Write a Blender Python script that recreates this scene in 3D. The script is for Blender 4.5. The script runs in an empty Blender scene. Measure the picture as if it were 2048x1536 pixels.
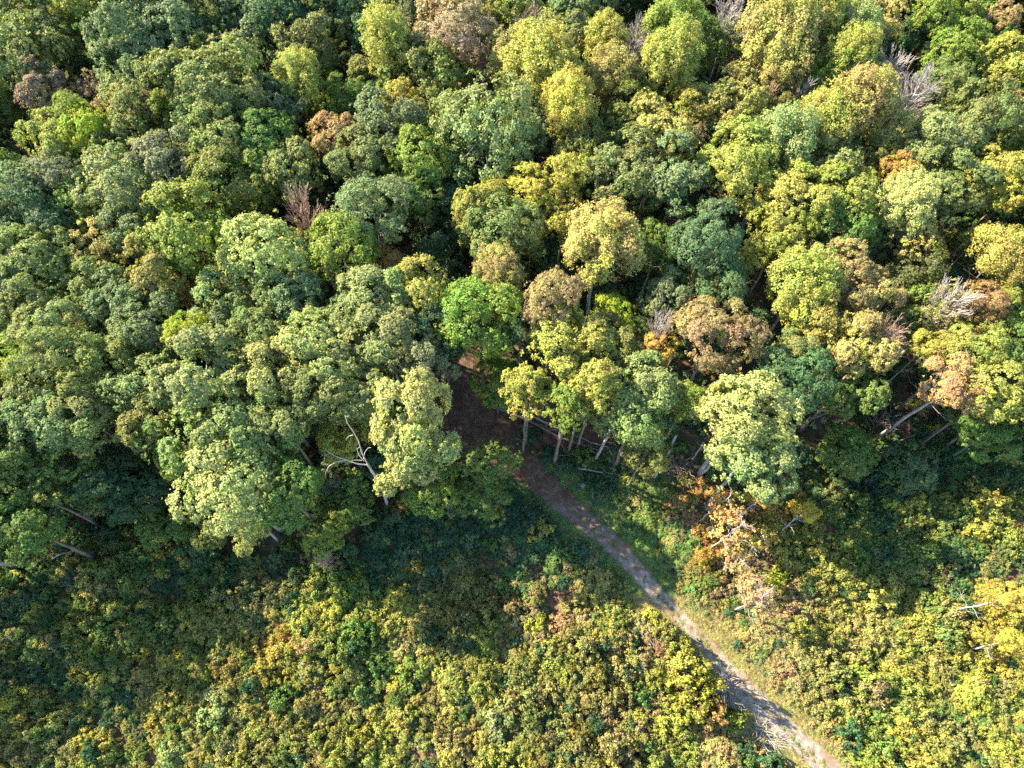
import bpy, math, random
import numpy as np
from mathutils import Vector, Matrix

scene = bpy.context.scene
C = scene.collection

# ---------------------------------------------------------------- camera
CAM_H = 78.0
TILT = math.radians(25.7)            # angle between the optical axis and straight down
FPX = 1365.0                         # focal length in pixels of the 2048 px wide photograph
cam_data = bpy.data.cameras.new("camera")
cam_data.sensor_width = 36.0
cam_data.lens = 36.0 * FPX / 2048.0
cam_data.clip_start = 0.5
cam_data.clip_end = 3000.0
cam = bpy.data.objects.new("camera", cam_data)
cam.location = (0, 0, CAM_H)
cam.rotation_euler = (TILT, 0, 0)
C.objects.link(cam)
scene.camera = cam

# ---------------------------------------------------------------- light
SHADOW_DIR = Vector((0.915, -0.40, 0)).normalized()   # the way shadows fall on the ground
SUN_ELEV = math.radians(37.0)
world = bpy.data.worlds.new("World")
scene.world = world
world.use_nodes = True
wn = world.node_tree
for n in list(wn.nodes):
    wn.nodes.remove(n)
sky = wn.nodes.new("ShaderNodeTexSky")
sky.sky_type = 'NISHITA'
sky.sun_disc = False
sky.sun_elevation = SUN_ELEV
to_sun = Vector((-SHADOW_DIR.x * math.cos(SUN_ELEV), -SHADOW_DIR.y * math.cos(SUN_ELEV), math.sin(SUN_ELEV)))
sky.sun_rotation = math.atan2(to_sun.x, to_sun.y)
sky.air_density = 1.0
sky.dust_density = 0.3
bg = wn.nodes.new("ShaderNodeBackground")
bg.inputs['Strength'].default_value = 0.13
wo = wn.nodes.new("ShaderNodeOutputWorld")
wn.links.new(sky.outputs['Color'], bg.inputs['Color'])
wn.links.new(bg.outputs['Background'], wo.inputs['Surface'])

sun_data = bpy.data.lights.new("sun", 'SUN')
sun_data.energy = 4.9
sun_data.angle = math.radians(0.5)
sun_data.color = (1.0, 0.85, 0.60)
sun = bpy.data.objects.new("sun", sun_data)
sun.rotation_euler = to_sun.to_track_quat('Z', 'Y').to_euler()
sun.location = (-60, 40, 120)
C.objects.link(sun)

scene.view_settings.view_transform = 'Standard'
scene.view_settings.look = 'None'
scene.view_settings.exposure = 2.24
scene.view_settings.gamma = 1.0
scene.view_settings.use_curve_mapping = False
scene.render.engine = 'CYCLES'
scene.cycles.max_bounces = 6
scene.cycles.diffuse_bounces = 4
scene.cycles.glossy_bounces = 1
scene.cycles.transmission_bounces = 3
scene.cycles.caustics_reflective = False
scene.cycles.caustics_refractive = False
scene.cycles.use_denoising = False

# ---------------------------------------------------------------- helpers
rnd = random.Random(7)
CT, ST = math.cos(TILT), math.sin(TILT)

def ray(px, py):
    x = (px - 1024) / FPX
    y = (768 - py) / FPX
    return (x, ST + y * CT, -CT + y * ST)

def W(px, py, z=0.0):
    """The point of the place at height z that is seen at a pixel of the 2048 x 1536 photograph."""
    d = ray(px, py)
    t = (CAM_H - z) / -d[2]
    return Vector((d[0] * t, d[1] * t, z))

def depth_at(px, py, z):
    d = ray(px, py)
    return (CAM_H - z) / -d[2]

def project(x, y, z):
    dz = z - CAM_H
    dep = y * ST - dz * CT
    if dep < 0.1:
        return (1e6, 1e6)
    yy = y * CT + dz * ST
    return (1024 + FPX * x / dep, 768 - FPX * yy / dep)

def stand_height(base, top):
    """Height of a vertical stem whose foot and tip are seen at two pixels."""
    b = W(*base)
    best = (1e9, 1.0)
    for i in range(5, 320):
        z = i * 0.1
        p = W(top[0], top[1], z)
        e = math.hypot(p.x - b.x, p.y - b.y)
        if e < best[0]:
            best = (e, z)
    return best[1]

def new_mesh(name, verts, faces, mat, var=None, smooth=False):
    me = bpy.data.meshes.new(name)
    if isinstance(verts, np.ndarray):
        nv = len(verts)
        k = faces.shape[1]
        nf = len(faces)
        me.vertices.add(nv)
        me.vertices.foreach_set("co", verts.astype(np.float32).ravel())
        me.loops.add(nf * k)
        me.loops.foreach_set("vertex_index", faces.astype(np.int32).ravel())
        me.polygons.add(nf)
        me.polygons.foreach_set("loop_start", np.arange(0, nf * k, k, dtype=np.int32))
        me.polygons.foreach_set("loop_total", np.full(nf, k, dtype=np.int32))
        me.update(calc_edges=True)
    else:
        me.from_pydata([tuple(v) for v in verts], [], faces)
    if var is not None:
        a = me.attributes.new("var", 'FLOAT_COLOR', 'POINT')
        a.data.foreach_set("color", var.astype(np.float32).ravel())
    if smooth:
        me.polygons.foreach_set("use_smooth", [True] * len(me.polygons))
    if mat:
        me.materials.append(mat)
    me.update()
    return me

def link(name, me, parent=None):
    o = bpy.data.objects.new(name, me)
    C.objects.link(o)
    if parent:
        o.parent = parent
    return o

def thing(name, label, cat, loc=(0, 0, 0), rz=0.0, group=None):
    o = bpy.data.objects.new(name, None)
    C.objects.link(o)
    o.empty_display_size = 0.5
    o.location = loc
    o.rotation_euler = (0, 0, rz)
    o['label'] = label
    o['category'] = cat
    if group:
        o['group'] = group
    return o

class Tubes:
    def __init__(self):
        self.v, self.f = [], []
    def add(self, pts, rad, n=6, cap=True):
        pts = [Vector(p) for p in pts]
        base = len(self.v)
        up = Vector((0.31, 0.77, 0.2)).normalized()
        for i, p in enumerate(pts):
            d = (pts[min(i + 1, len(pts) - 1)] - pts[max(i - 1, 0)])
            if d.length < 1e-6:
                d = Vector((0, 0, 1))
            d.normalize()
            a = d.cross(up)
            if a.length < 0.05:
                a = d.cross(Vector((1, 0, 0)))
            a.normalize()
            b = d.cross(a)
            for k in range(n):
                t = 2 * math.pi * k / n
                self.v.append(p + (a * math.cos(t) + b * math.sin(t)) * rad[i])
        for i in range(len(pts) - 1):
            for k in range(n):
                k2 = (k + 1) % n
                self.f.append((base + i * n + k, base + i * n + k2, base + (i + 1) * n + k2, base + (i + 1) * n + k))
        if cap:
            self.f.append(tuple(base + k for k in range(n))[::-1])
            self.f.append(tuple(base + (len(pts) - 1) * n + k for k in range(n)))
    def mesh(self, name, mat, smooth=True):
        return new_mesh(name, self.v, self.f, mat, smooth=smooth)

def bent(p0, p1, r, n=5, wob=0.08):
    """A wobbly line of points from p0 to p1."""
    p0, p1 = Vector(p0), Vector(p1)
    L = (p1 - p0).length
    out = []
    for i in range(n + 1):
        t = i / n
        q = p0.lerp(p1, t)
        if 0 < i < n:
            q += Vector((r.uniform(-1, 1), r.uniform(-1, 1), r.uniform(-.6, .6))) * L * wob * .5
        out.append(q)
    return out

# ---------------------------------------------------------------- materials
def nodes_of(m):
    m.use_nodes = True
    nt = m.node_tree
    for n in list(nt.nodes):
        nt.nodes.remove(n)
    return nt, nt.nodes, nt.links

def leaf_material(name, tint_from):
    m = bpy.data.materials.new(name)
    nt, N, L = nodes_of(m)
    out = N.new("ShaderNodeOutputMaterial")
    if tint_from == 'OBJECT':
        src = N.new("ShaderNodeObjectInfo")
        tint = src.outputs['Color']
    else:
        src = N.new("ShaderNodeAttribute")
        src.attribute_type = 'INSTANCER'
        src.attribute_name = "tint"
        tint = src.outputs['Color']
    va = N.new("ShaderNodeAttribute")
    va.attribute_name = "var"
    sp = N.new("ShaderNodeSeparateColor")
    L.new(va.outputs['Color'], sp.inputs['Color'])
    # each leaf a little lighter or darker
    mr = N.new("ShaderNodeMapRange")
    mr.inputs['To Min'].default_value = 0.60
    mr.inputs['To Max'].default_value = 1.40
    L.new(sp.outputs['Red'], mr.inputs['Value'])
    mul = N.new("ShaderNodeVectorMath"); mul.operation = 'SCALE'
    L.new(tint, mul.inputs[0]); L.new(mr.outputs['Result'], mul.inputs['Scale'])
    # sprays that have turned: warmer and paler
    warm = N.new("ShaderNodeVectorMath"); warm.operation = 'MULTIPLY'
    warm.inputs[1].default_value = (1.6, 1.3, 0.85)
    L.new(mul.outputs[0], warm.inputs[0])
    pw = N.new("ShaderNodeMath"); pw.operation = 'POWER'; pw.inputs[1].default_value = 2.6
    L.new(sp.outputs['Green'], pw.inputs[0])
    mx = N.new("ShaderNodeMix"); mx.data_type = 'RGBA'
    L.new(pw.outputs[0], mx.inputs['Factor'])
    L.new(mul.outputs[0], mx.inputs['A']); L.new(warm.outputs[0], mx.inputs['B'])
    hs = N.new("ShaderNodeHueSaturation")
    hr = N.new("ShaderNodeMapRange"); hr.inputs['To Min'].default_value = 0.472; hr.inputs['To Max'].default_value = 0.548
    L.new(sp.outputs['Blue'], hr.inputs['Value'])
    L.new(hr.outputs['Result'], hs.inputs['Hue'])
    L.new(mx.outputs['Result'], hs.inputs['Color'])
    pb = N.new("ShaderNodeBsdfPrincipled")
    pb.inputs['Roughness'].default_value = 0.58
    pb.inputs['Specular IOR Level'].default_value = 0.22
    L.new(hs.outputs['Color'], pb.inputs['Base Color'])
    tr = N.new("ShaderNodeBsdfTranslucent")
    tc = N.new("ShaderNodeVectorMath"); tc.operation = 'MULTIPLY'
    tc.inputs[1].default_value = (1.3, 1.25, 0.55)
    L.new(hs.outputs['Color'], tc.inputs[0]); L.new(tc.outputs[0], tr.inputs['Color'])
    ms = N.new("ShaderNodeMixShader"); ms.inputs[0].default_value = 0.30
    L.new(pb.outputs[0], ms.inputs[1]); L.new(tr.outputs[0], ms.inputs[2])
    L.new(ms.outputs[0], out.inputs['Surface'])
    return m

def noise_material(name, stops, scale, detail=6, rough=0.9, bump=0.3, bscale=None, second=None, dist=0.02):
    m = bpy.data.materials.new(name)
    nt, N, L = nodes_of(m)
    out = N.new("ShaderNodeOutputMaterial")
    tc = N.new("ShaderNodeNewGeometry") if scale[1] == 'W' else N.new("ShaderNodeTexCoord")
    co = tc.outputs['Position'] if scale[1] == 'W' else tc.outputs['Object']
    nz = N.new("ShaderNodeTexNoise")
    nz.inputs['Scale'].default_value = scale[0]; nz.inputs['Detail'].default_value = detail
    nz.inputs['Roughness'].default_value = 0.62
    L.new(co, nz.inputs['Vector'])
    cr = N.new("ShaderNodeValToRGB")
    el = cr.color_ramp.elements
    el[0].position, el[0].color = stops[0][0], (*stops[0][1], 1)
    el[1].position, el[1].color = stops[-1][0], (*stops[-1][1], 1)
    for s in stops[1:-1]:
        e = el.new(s[0]); e.color = (*s[1], 1)
    L.new(nz.outputs['Fac'], cr.inputs['Fac'])
    col = cr.outputs['Color']
    if second:
        sc2, c2, lo, hi = second
        n2 = N.new("ShaderNodeTexNoise"); n2.inputs['Scale'].default_value = sc2; n2.inputs['Detail'].default_value = 5
        L.new(co, n2.inputs['Vector'])
        m2 = N.new("ShaderNodeMapRange"); m2.inputs['From Min'].default_value = lo; m2.inputs['From Max'].default_value = hi
        L.new(n2.outputs['Fac'], m2.inputs['Value'])
        mx = N.new("ShaderNodeMix"); mx.data_type = 'RGBA'
        L.new(m2.outputs['Result'], mx.inputs['Factor']); L.new(col, mx.inputs['A']); mx.inputs['B'].default_value = (*c2, 1)
        col = mx.outputs['Result']
    pb = N.new("ShaderNodeBsdfPrincipled"); pb.inputs['Roughness'].default_value = rough
    pb.inputs['Specular IOR Level'].default_value = 0.25
    L.new(col, pb.inputs['Base Color'])
    bn = N.new("ShaderNodeTexNoise"); bn.inputs['Scale'].default_value = bscale or scale[0] * 4; bn.inputs['Detail'].default_value = 4
    L.new(co, bn.inputs['Vector'])
    bu = N.new("ShaderNodeBump"); bu.inputs['Strength'].default_value = bump; bu.inputs['Distance'].default_value = dist
    L.new(bn.outputs['Fac'], bu.inputs['Height']); L.new(bu.outputs[0], pb.inputs['Normal'])
    L.new(pb.outputs[0], out.inputs['Surface'])
    return m

M_LEAF = leaf_material("leaves", 'OBJECT')
M_LEAF_I = leaf_material("leaves_mass", 'INSTANCER')
M_BARK = noise_material("bark", [(0.3, (.075, .058, .045)), (0.7, (.21, .17, .135))], (2.5, 'O'), bump=.6, bscale=14)
M_PALEBARK = noise_material("pale_bark", [(0.3, (.19, .17, .15)), (0.7, (.36, .335, .30))], (2.0, 'O'), bump=.5, bscale=12)
M_PINEBARK = noise_material("grey_brown_bark", [(0.3, (.10, .078, .062)), (0.7, (.25, .20, .165))], (2.5, 'O'), bump=.6, bscale=10)
M_DEAD = noise_material("bleached_wood", [(0.3, (.26, .235, .22)), (0.7, (.45, .42, .40))], (3.0, 'O'), bump=.3, bscale=12)
M_DEADWARM = noise_material("dead_twigs", [(0.3, (.24, .15, .12)), (0.7, (.42, .30, .25))], (3.0, 'O'), bump=.3, bscale=12)
M_PEBBLE = noise_material("track_stones", [(0.35, (.10, .085, .075)), (0.65, (.24, .215, .195))], (3.0, 'O'), bump=.3)
M_ROCK = noise_material("stone", [(0.35, (.22, .20, .18)), (0.65, (.42, .39, .36))], (3.0, 'O'), bump=.6, bscale=9)
# ---------------------------------------------------------------- foliage shapes (radius 1, stretched to each tree)
def unit(a):
    return a / np.maximum(np.linalg.norm(a, axis=1, keepdims=True), 1e-9)

def leaf_cloud(rs, centres, radii, outdirs, count, lsize, lump, flat=0.0, spread=0.75, hollow=0.72, upb=0.35, lobe=None, aspect=0.62, fuzz=.035, tufts=6, tspread=.36):
    """Leaves on the outside of many sprays. Returns verts, faces, var."""
    n = len(centres)
    w = radii ** 2
    cnt = np.maximum(8, (count * w / w.sum())).astype(int)
    idx = np.repeat(np.arange(n), cnt)
    m = len(idx)
    d = unit(rs.normal(size=(m, 3)))
    o = outdirs[idx]
    dot = (d * o).sum(1)
    flip = dot < -0.25
    d[flip] -= 2 * dot[flip, None] * o[flip]
    rr = hollow + (1.12 - hollow) * rs.random(m) ** 0.6
    # leaves gather in small tufts on each spray, with dark gaps between
    K = tufts
    td = unit(rs.normal(size=(n * K, 3)))
    od_ = np.repeat(outdirs, K, 0)
    dt = (td * od_).sum(1); fl = dt < -.2
    td[fl] -= 2 * dt[fl, None] * od_[fl]
    tid = idx * K + rs.randint(0, K, m)
    d = unit(td[tid] + d * tspread)
    rr = rr * (1.0 + .16 * (td[tid] * d).sum(1) ** 3)
    pos = centres[idx] + d * (radii[idx] * rr)[:, None] * np.array([1, 1, 1 - flat]) + rs.normal(size=(m, 3)) * fuzz * (rs.random(m) ** 2)[:, None]
    nrm = unit(d * 0.9 + o * 0.35 + np.array([0, 0, upb]) + rs.normal(size=(m, 3)) * spread * 0.55)
    t = unit(np.cross(nrm, rs.normal(size=(m, 3))))
    b = np.cross(nrm, t)
    s = lsize * (0.6 + 0.8 * rs.random(m))
    a1 = t * (s * 0.62)[:, None]
    b1 = b * (s * aspect * 0.62)[:, None]
    droop = nrm * (s * 0.12)[:, None]
    v = np.stack([pos - a1 - droop, pos - b1 + droop * .6, pos + a1 - droop, pos + b1 + droop * .6], 1).reshape(-1, 3)
    f = np.arange(m * 4).reshape(-1, 4)
    pv = rs.random(n)
    lv = lobe if lobe is not None else rs.random(n)
    var = np.zeros((m, 4))
    var[:, 0] = rs.random(m)
    tv = rs.random(n * K)
    var[:, 1] = pv[idx] * 0.30 + 0.25 * rs.random(m) + .25 * tv[tid] + .20 * lv[idx]
    var[:, 2] = lv[idx] * 0.75 + 0.25 * rs.random(m)
    var[:, 3] = 1
    return v, f, np.repeat(var, 4, 0)

def oak_crown(seed, lobes=9, puffs=15, leaves=32000, puff_r=(.050, .110), lsize=.036, low=-0.5, lobe_r=(.24, .44), zst=1.0, spread=.85, wild=.22):
    rs = np.random.RandomState(seed)
    cs, rr, od, lb = [], [], [], []
    ga = 2.39996
    for i in range(lobes):
        t = (i + 0.5) / lobes
        z = 1 - t * (1 - low)
        rho = math.sqrt(max(0, 1 - z * z))
        a = i * ga + rs.uniform(-.5, .5)
        k = rs.uniform(.62 - wild, .62 + wild)
        c = np.array([math.cos(a) * rho * k, math.sin(a) * rho * k, z * k * zst])
        lr = rs.uniform(*lobe_r)
        main = unit((c / max(np.linalg.norm(c), .1) + np.array([0, 0, .25]))[None])[0]
        lv = rs.random()
        ax = rs.uniform(.72, 1.35, size=3)
        for j in range(int(puffs * (lr / .30) ** 2 * 1.7)):
            d = unit(rs.normal(size=(1, 3)))[0]
            if d @ main < -0.2:
                d = d - 2 * (d @ main) * main
            d = unit((d + main * .35)[None])[0]
            pr = rs.uniform(*puff_r)
            p = c + d * ax * (lr - pr * .5) * rs.uniform(.78, 1.16) + rs.normal(size=3) * .022
            cs.append(p); rr.append(pr); od.append(unit((d + main * .3)[None])[0]); lb.append(lv)
    for j in range(46):
        d = unit(rs.normal(size=(1, 3)))[0]
        d[2] = d[2] * .7 + .15
        cs.append(d * rs.uniform(.72, 1.04)); rr.append(rs.uniform(.035, .075)); od.append(unit(d[None])[0]); lb.append(rs.random())
    # inner sprays that close the crown
    for j in range(26):
        d = unit(rs.normal(size=(1, 3)))[0]
        d[2] = abs(d[2]) - .3
        cs.append(d * rs.uniform(.25, .6)); rr.append(rs.uniform(.14, .22)); od.append(unit(d[None])[0]); lb.append(rs.random())
    return leaf_cloud(rs, np.array(cs), np.array(rr), np.array(od), leaves, lsize, 1, lobe=np.array(lb), spread=spread)

def fine_crown(seed, leaves=30000, low=-.45):
    return oak_crown(seed, lobes=15, puffs=14, leaves=leaves, puff_r=(.055, .095), lsize=.030, lobe_r=(.22, .34), low=low, spread=.7, wild=.12)

def plume_crown(seed, leaves=24000, zst=1.25):
    """Feathery upright crown: many rising sprays."""
    rs = np.random.RandomState(seed)
    cs, rr, od, lb = [], [], [], []
    for i in range(24):
        a = i * 2.39996 + rs.uniform(-.3, .3)
        rho = math.sqrt((i + .5) / 24) * .78
        top = (1.0 - rho * rho * .9) * zst + rs.uniform(-.15, .12)
        lv = rs.random()
        n = 8
        for j in range(n):
            t = j / (n - 1)
            z = top - t * .62 * zst
            w = .05 + .11 * math.sin(min(1, t * 1.3 + .12) * math.pi * .6)
            p = np.array([math.cos(a) * rho * (1 - .12 * t), math.sin(a) * rho * (1 - .12 * t), z]) + rs.normal(size=3) * .045
            cs.append(p); rr.append(w * rs.uniform(.8, 1.25)); od.append(unit(np.array([[math.cos(a) * .7 * rho, math.sin(a) * .7 * rho, .8]]))[0]); lb.append(lv)
    for j in range(40):
        d = unit(rs.normal(size=(1, 3)))[0]
        cs.append(d * rs.uniform(.35, .75) * np.array([1, 1, .7])); rr.append(rs.uniform(.10, .16)); od.append(unit(d[None])[0]); lb.append(rs.random())
    return leaf_cloud(rs, np.array(cs), np.array(rr), np.array(od), leaves, .036, 1, lobe=np.array(lb), spread=1.0, fuzz=.05)

def sparse_crown(seed, leaves=9500):
    rs = np.random.RandomState(seed)
    cs, rr, od, lb = [], [], [], []
    for i in range(105):
        d = unit(rs.normal(size=(1, 3)))[0]
        d[2] = d[2] * .9 + .12
        k = rs.uniform(.35, 1.0)
        cs.append(d * k); rr.append(rs.uniform(.07, .15)); od.append(unit((d + np.array([0, 0, .4]))[None])[0]); lb.append(rs.random())
    return leaf_cloud(rs, np.array(cs), np.array(rr), np.array(od), leaves, .040, 1, lobe=np.array(lb), spread=1.1, hollow=.4)

def pine_crown(seed, leaves=16000):
    rs = np.random.RandomState(seed)
    cs, rr, od, lb = [], [], [], []
    for i in range(34):
        t = (i + .5) / 34
        z = 1.0 - t * 1.55
        a = i * 2.39996 + rs.uniform(-.4, .4)
        R = (.22 + .8 * math.sin(min(1, t * 1.15) * math.pi * .62)) * rs.uniform(.7, 1.05)
        lv = rs.random()
        for j in range(5):
            k = .25 + .75 * (j + .5) / 5
            p = np.array([math.cos(a) * R * k, math.sin(a) * R * k, z + .10 * k]) + rs.normal(size=3) * .05
            cs.append(p); rr.append(rs.uniform(.09, .15)); od.append(unit(np.array([[math.cos(a) * .5, math.sin(a) * .5, .8]]))[0]); lb.append(lv)
    return leaf_cloud(rs, np.array(cs), np.array(rr), np.array(od), leaves, .055, 1, lobe=np.array(lb), spread=.95, aspect=.4)

def bush_cloud(seed, puffs=26, leaves=1500, lsize=.14, low=-.1, pr=(.14, .30)):
    rs = np.random.RandomState(seed)
    cs, rr, od = [], [], []
    for i in range(puffs):
        d = unit(rs.normal(size=(1, 3)))[0]
        d[2] = abs(d[2]) * .9 + low
        cs.append(d * rs.uniform(.35, 1.05) + np.array([0, 0, .12])); rr.append(rs.uniform(*pr)); od.append(unit((d + np.array([0, 0, .5]))[None])[0])
    return leaf_cloud(rs, np.array(cs), np.array(rr), np.array(od), leaves, lsize, 1, spread=1.0, hollow=.45, fuzz=.10, tufts=5, tspread=.3)

def tuft_cloud(seed, blades=90):
    """Grass tuft of arching blades, radius about 1, height about 1."""
    rs = np.random.RandomState(seed)
    vs, vr = [], []
    for i in range(blades):
        a = rs.uniform(0, 2 * math.pi); r0 = rs.uniform(0, .35)
        h = rs.uniform(.5, 1.0); lean = rs.uniform(.2, .9)
        b = np.array([math.cos(a) * r0, math.sin(a) * r0, 0])
        o = np.array([math.cos(a), math.sin(a), 0]); s = np.array([-math.sin(a), math.cos(a), 0]) * rs.uniform(.03, .055)
        p1 = b + o * lean * .35 + np.array([0, 0, h * .7]); p2 = b + o * lean + np.array([0, 0, h * (1 - lean * .35)])
        vs += [b - s, b + s, p1 + s * .8, p1 - s * .8, p1 - s * .8, p1 + s * .8, p2 + s * .2, p2 - s * .2]
        c = [rs.random(), rs.random() * .8, rs.random(), 1]
        vr += [c] * 8
    v = np.array(vs); f = np.arange(len(v)).reshape(-1, 4)
    return v, f, np.array(vr)

def cm(name, tri, mat=None):
    return new_mesh(name, tri[0], tri[1], mat or M_LEAF, tri[2])

CROWNS = {
    'oak': [cm("oak_leaves", oak_crown(s, lobes=l, puffs=p)) for s, l, p in ((1, 9, 15), (2, 12, 13), (3, 8, 15), (4, 14, 12), (5, 10, 14), (6, 11, 14), (7, 13, 12), (8, 16, 11), (9, 7, 16), (10, 12, 13))],
    'fine': [cm("fine_leaves", fine_crown(s)) for s in (11, 12, 13)],
    'plume': [cm("plume_leaves", plume_crown(s, zst=z)) for s, z in ((21, 1.15), (22, 1.35), (23, 1.0), (24, 1.2))],
    'sparse': [cm("sparse_leaves", sparse_crown(s)) for s in (31, 32)],
    'pine': [cm("pine_needles", pine_crown(s)) for s in (41, 42)],
}
SHRUB_MESH = [cm("shrub_leaves", bush_cloud(s, puffs=46, leaves=5200, lsize=.085, pr=(.13, .24))) for s in (61, 62, 63, 64)]
SHRUB_THIN = [cm("thin_shrub_leaves", bush_cloud(s, puffs=30, leaves=1500, lsize=.085, pr=(.13, .26))) for s in (65, 66)]

# ---------------------------------------------------------------- trunks, limbs and bare crowns (nominal 18 m tree, crown radius 4 m, crown centre at 15 m)
def trunk_mesh(seed, mat, limbs=8, r0=.26, thin=1.0):
    r = random.Random(seed)
    T = Tubes()
    pts = [Vector((0, 0, -0.3))]
    x = y = 0
    for i in range(1, 9):
        x += r.uniform(-.14, .14); y += r.uniform(-.14, .14)
        pts.append(Vector((x, y, i * 2.15)))
    rad = [r0 * 1.35] + [r0 * (1 - .82 * i / 8) for i in range(1, 9)]
    T.add(pts, rad, 8)
    for k in range(limbs):
        t = r.uniform(.58, .93)
        i = int(t * 8)
        p = pts[i].lerp(pts[min(i + 1, 8)], t * 8 - i)
        a = k * 2.4 + r.uniform(-.4, .4)
        ln = r.uniform(1.8, 3.2)
        q = p + Vector((math.cos(a) * ln, math.sin(a) * ln, r.uniform(.6, 2.0)))
        lr = rad[i] * .55 * thin
        lp = bent(p, q, r, 4, .14)
        T.add(lp, [lr, lr * .8, lr * .6, lr * .4, lr * .2], 5, cap=False)
        for m in range(2):
            s = lp[2 + m]
            e = s + Vector((math.cos(a + r.uniform(-1, 1)), math.sin(a + r.uniform(-1, 1)), r.uniform(.2, .9))) * r.uniform(.7, 1.3)
            T.add(bent(s, e, r, 3, .14), [lr * .4, lr * .3, lr * .2, lr * .1], 4, cap=False)
    return T.mesh("trunk_with_limbs", mat)

TRUNKS = {'bark': [trunk_mesh(s, M_BARK) for s in (1, 2, 3)], 'pale': [trunk_mesh(s, M_PALEBARK) for s in (4, 5)],
          'pine': [trunk_mesh(s, M_PINEBARK, limbs=9, r0=.22, thin=.5) for s in (6, 7)]}

def bare_parts(seed, mat, H=18.0, base_t=.5, R=4.0, r0=.2, order=3, n1=30, twig=.030):
    """Trunk mesh and branch mesh of a leafless tree: fine rising twigs that spread into a fan."""
    r = random.Random(seed)
    T, B = Tubes(), Tubes()
    pts = [Vector((0, 0, -.3))]
    for i in range(1, 8):
        pts.append(Vector((r.uniform(-.12, .12), r.uniform(-.12, .12), H * .93 * i / 7)))
    rad = [r0 * (1.25 - 1.05 * i / 7) for i in range(8)]
    T.add(pts, rad, 7)
    def grow(p, d, ln, rd, lev):
        q = p + d * ln
        lp = bent(p, q, r, 4, .07)
        B.add(lp, [max(twig * .6, rd * (1 - .17 * i)) for i in range(5)], 4 if lev == 0 else 3, cap=False)
        if lev >= order:
            return
        for k in range(4 if lev == 0 else 3):
            s = lp[1 + k % 4]
            nd = (d + Vector((r.uniform(-1, 1), r.uniform(-1, 1), r.uniform(-.3, .7))) * .5).normalized()
            grow(s, nd, ln * r.uniform(.5, .72), max(twig * .6, rd * .5), lev + 1)
    for k in range(n1):
        t = base_t + (1 - base_t) * (k + .5) / n1 * .95
        i = min(6, int(t * 7))
        p = pts[i].lerp(pts[i + 1], t * 7 - i)
        a = k * 2.4 + r.uniform(-.4, .4)
        up = r.uniform(.7, 2.0)
        d = Vector((math.cos(a), math.sin(a), up)).normalized()
        grow(p, d, R * r.uniform(.55, .85) * (1.15 - .45 * t), r0 * .24, 0)
    return T.mesh("bare_trunk", mat), B.mesh("bare_branches", mat)

BARE = {'grey': [bare_parts(s, M_DEAD) for s in (51, 52)], 'warm': [bare_parts(s, M_DEADWARM) for s in (53, 54)]}

# ---------------------------------------------------------------- colours of foliage
COL = {
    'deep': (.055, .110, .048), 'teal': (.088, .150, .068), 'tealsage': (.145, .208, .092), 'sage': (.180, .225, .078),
    'palesage': (.215, .270, .105), 'green': (.125, .188, .048), 'bright': (.190, .250, .050), 'vivid': (.18, .27, .050),
    'lime': (.26, .33, .035), 'ygreen': (.270, .292, .070), 'olive': (.175, .205, .058), 'straw': (.290, .272, .095),
    'gold': (.30, .29, .070), 'yellow': (.345, .35, .070), 'cream': (.295, .335, .120), 'tan': (.28, .225, .110),
    'rust': (.30, .19, .090), 'russet': (.255, .190, .098), 'pinktan': (.250, .205, .138), 'orange': (.38, .25, .085),
    'greysage': (.180, .215, .118), 'darkol': (.10, .128, .046),
}
def jitter(c, r, k=.10):
    g = 1 + r.uniform(-k, k)
    return tuple(max(0, x * g * (1 + r.uniform(-k * .5, k * .5))) for x in c)

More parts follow.
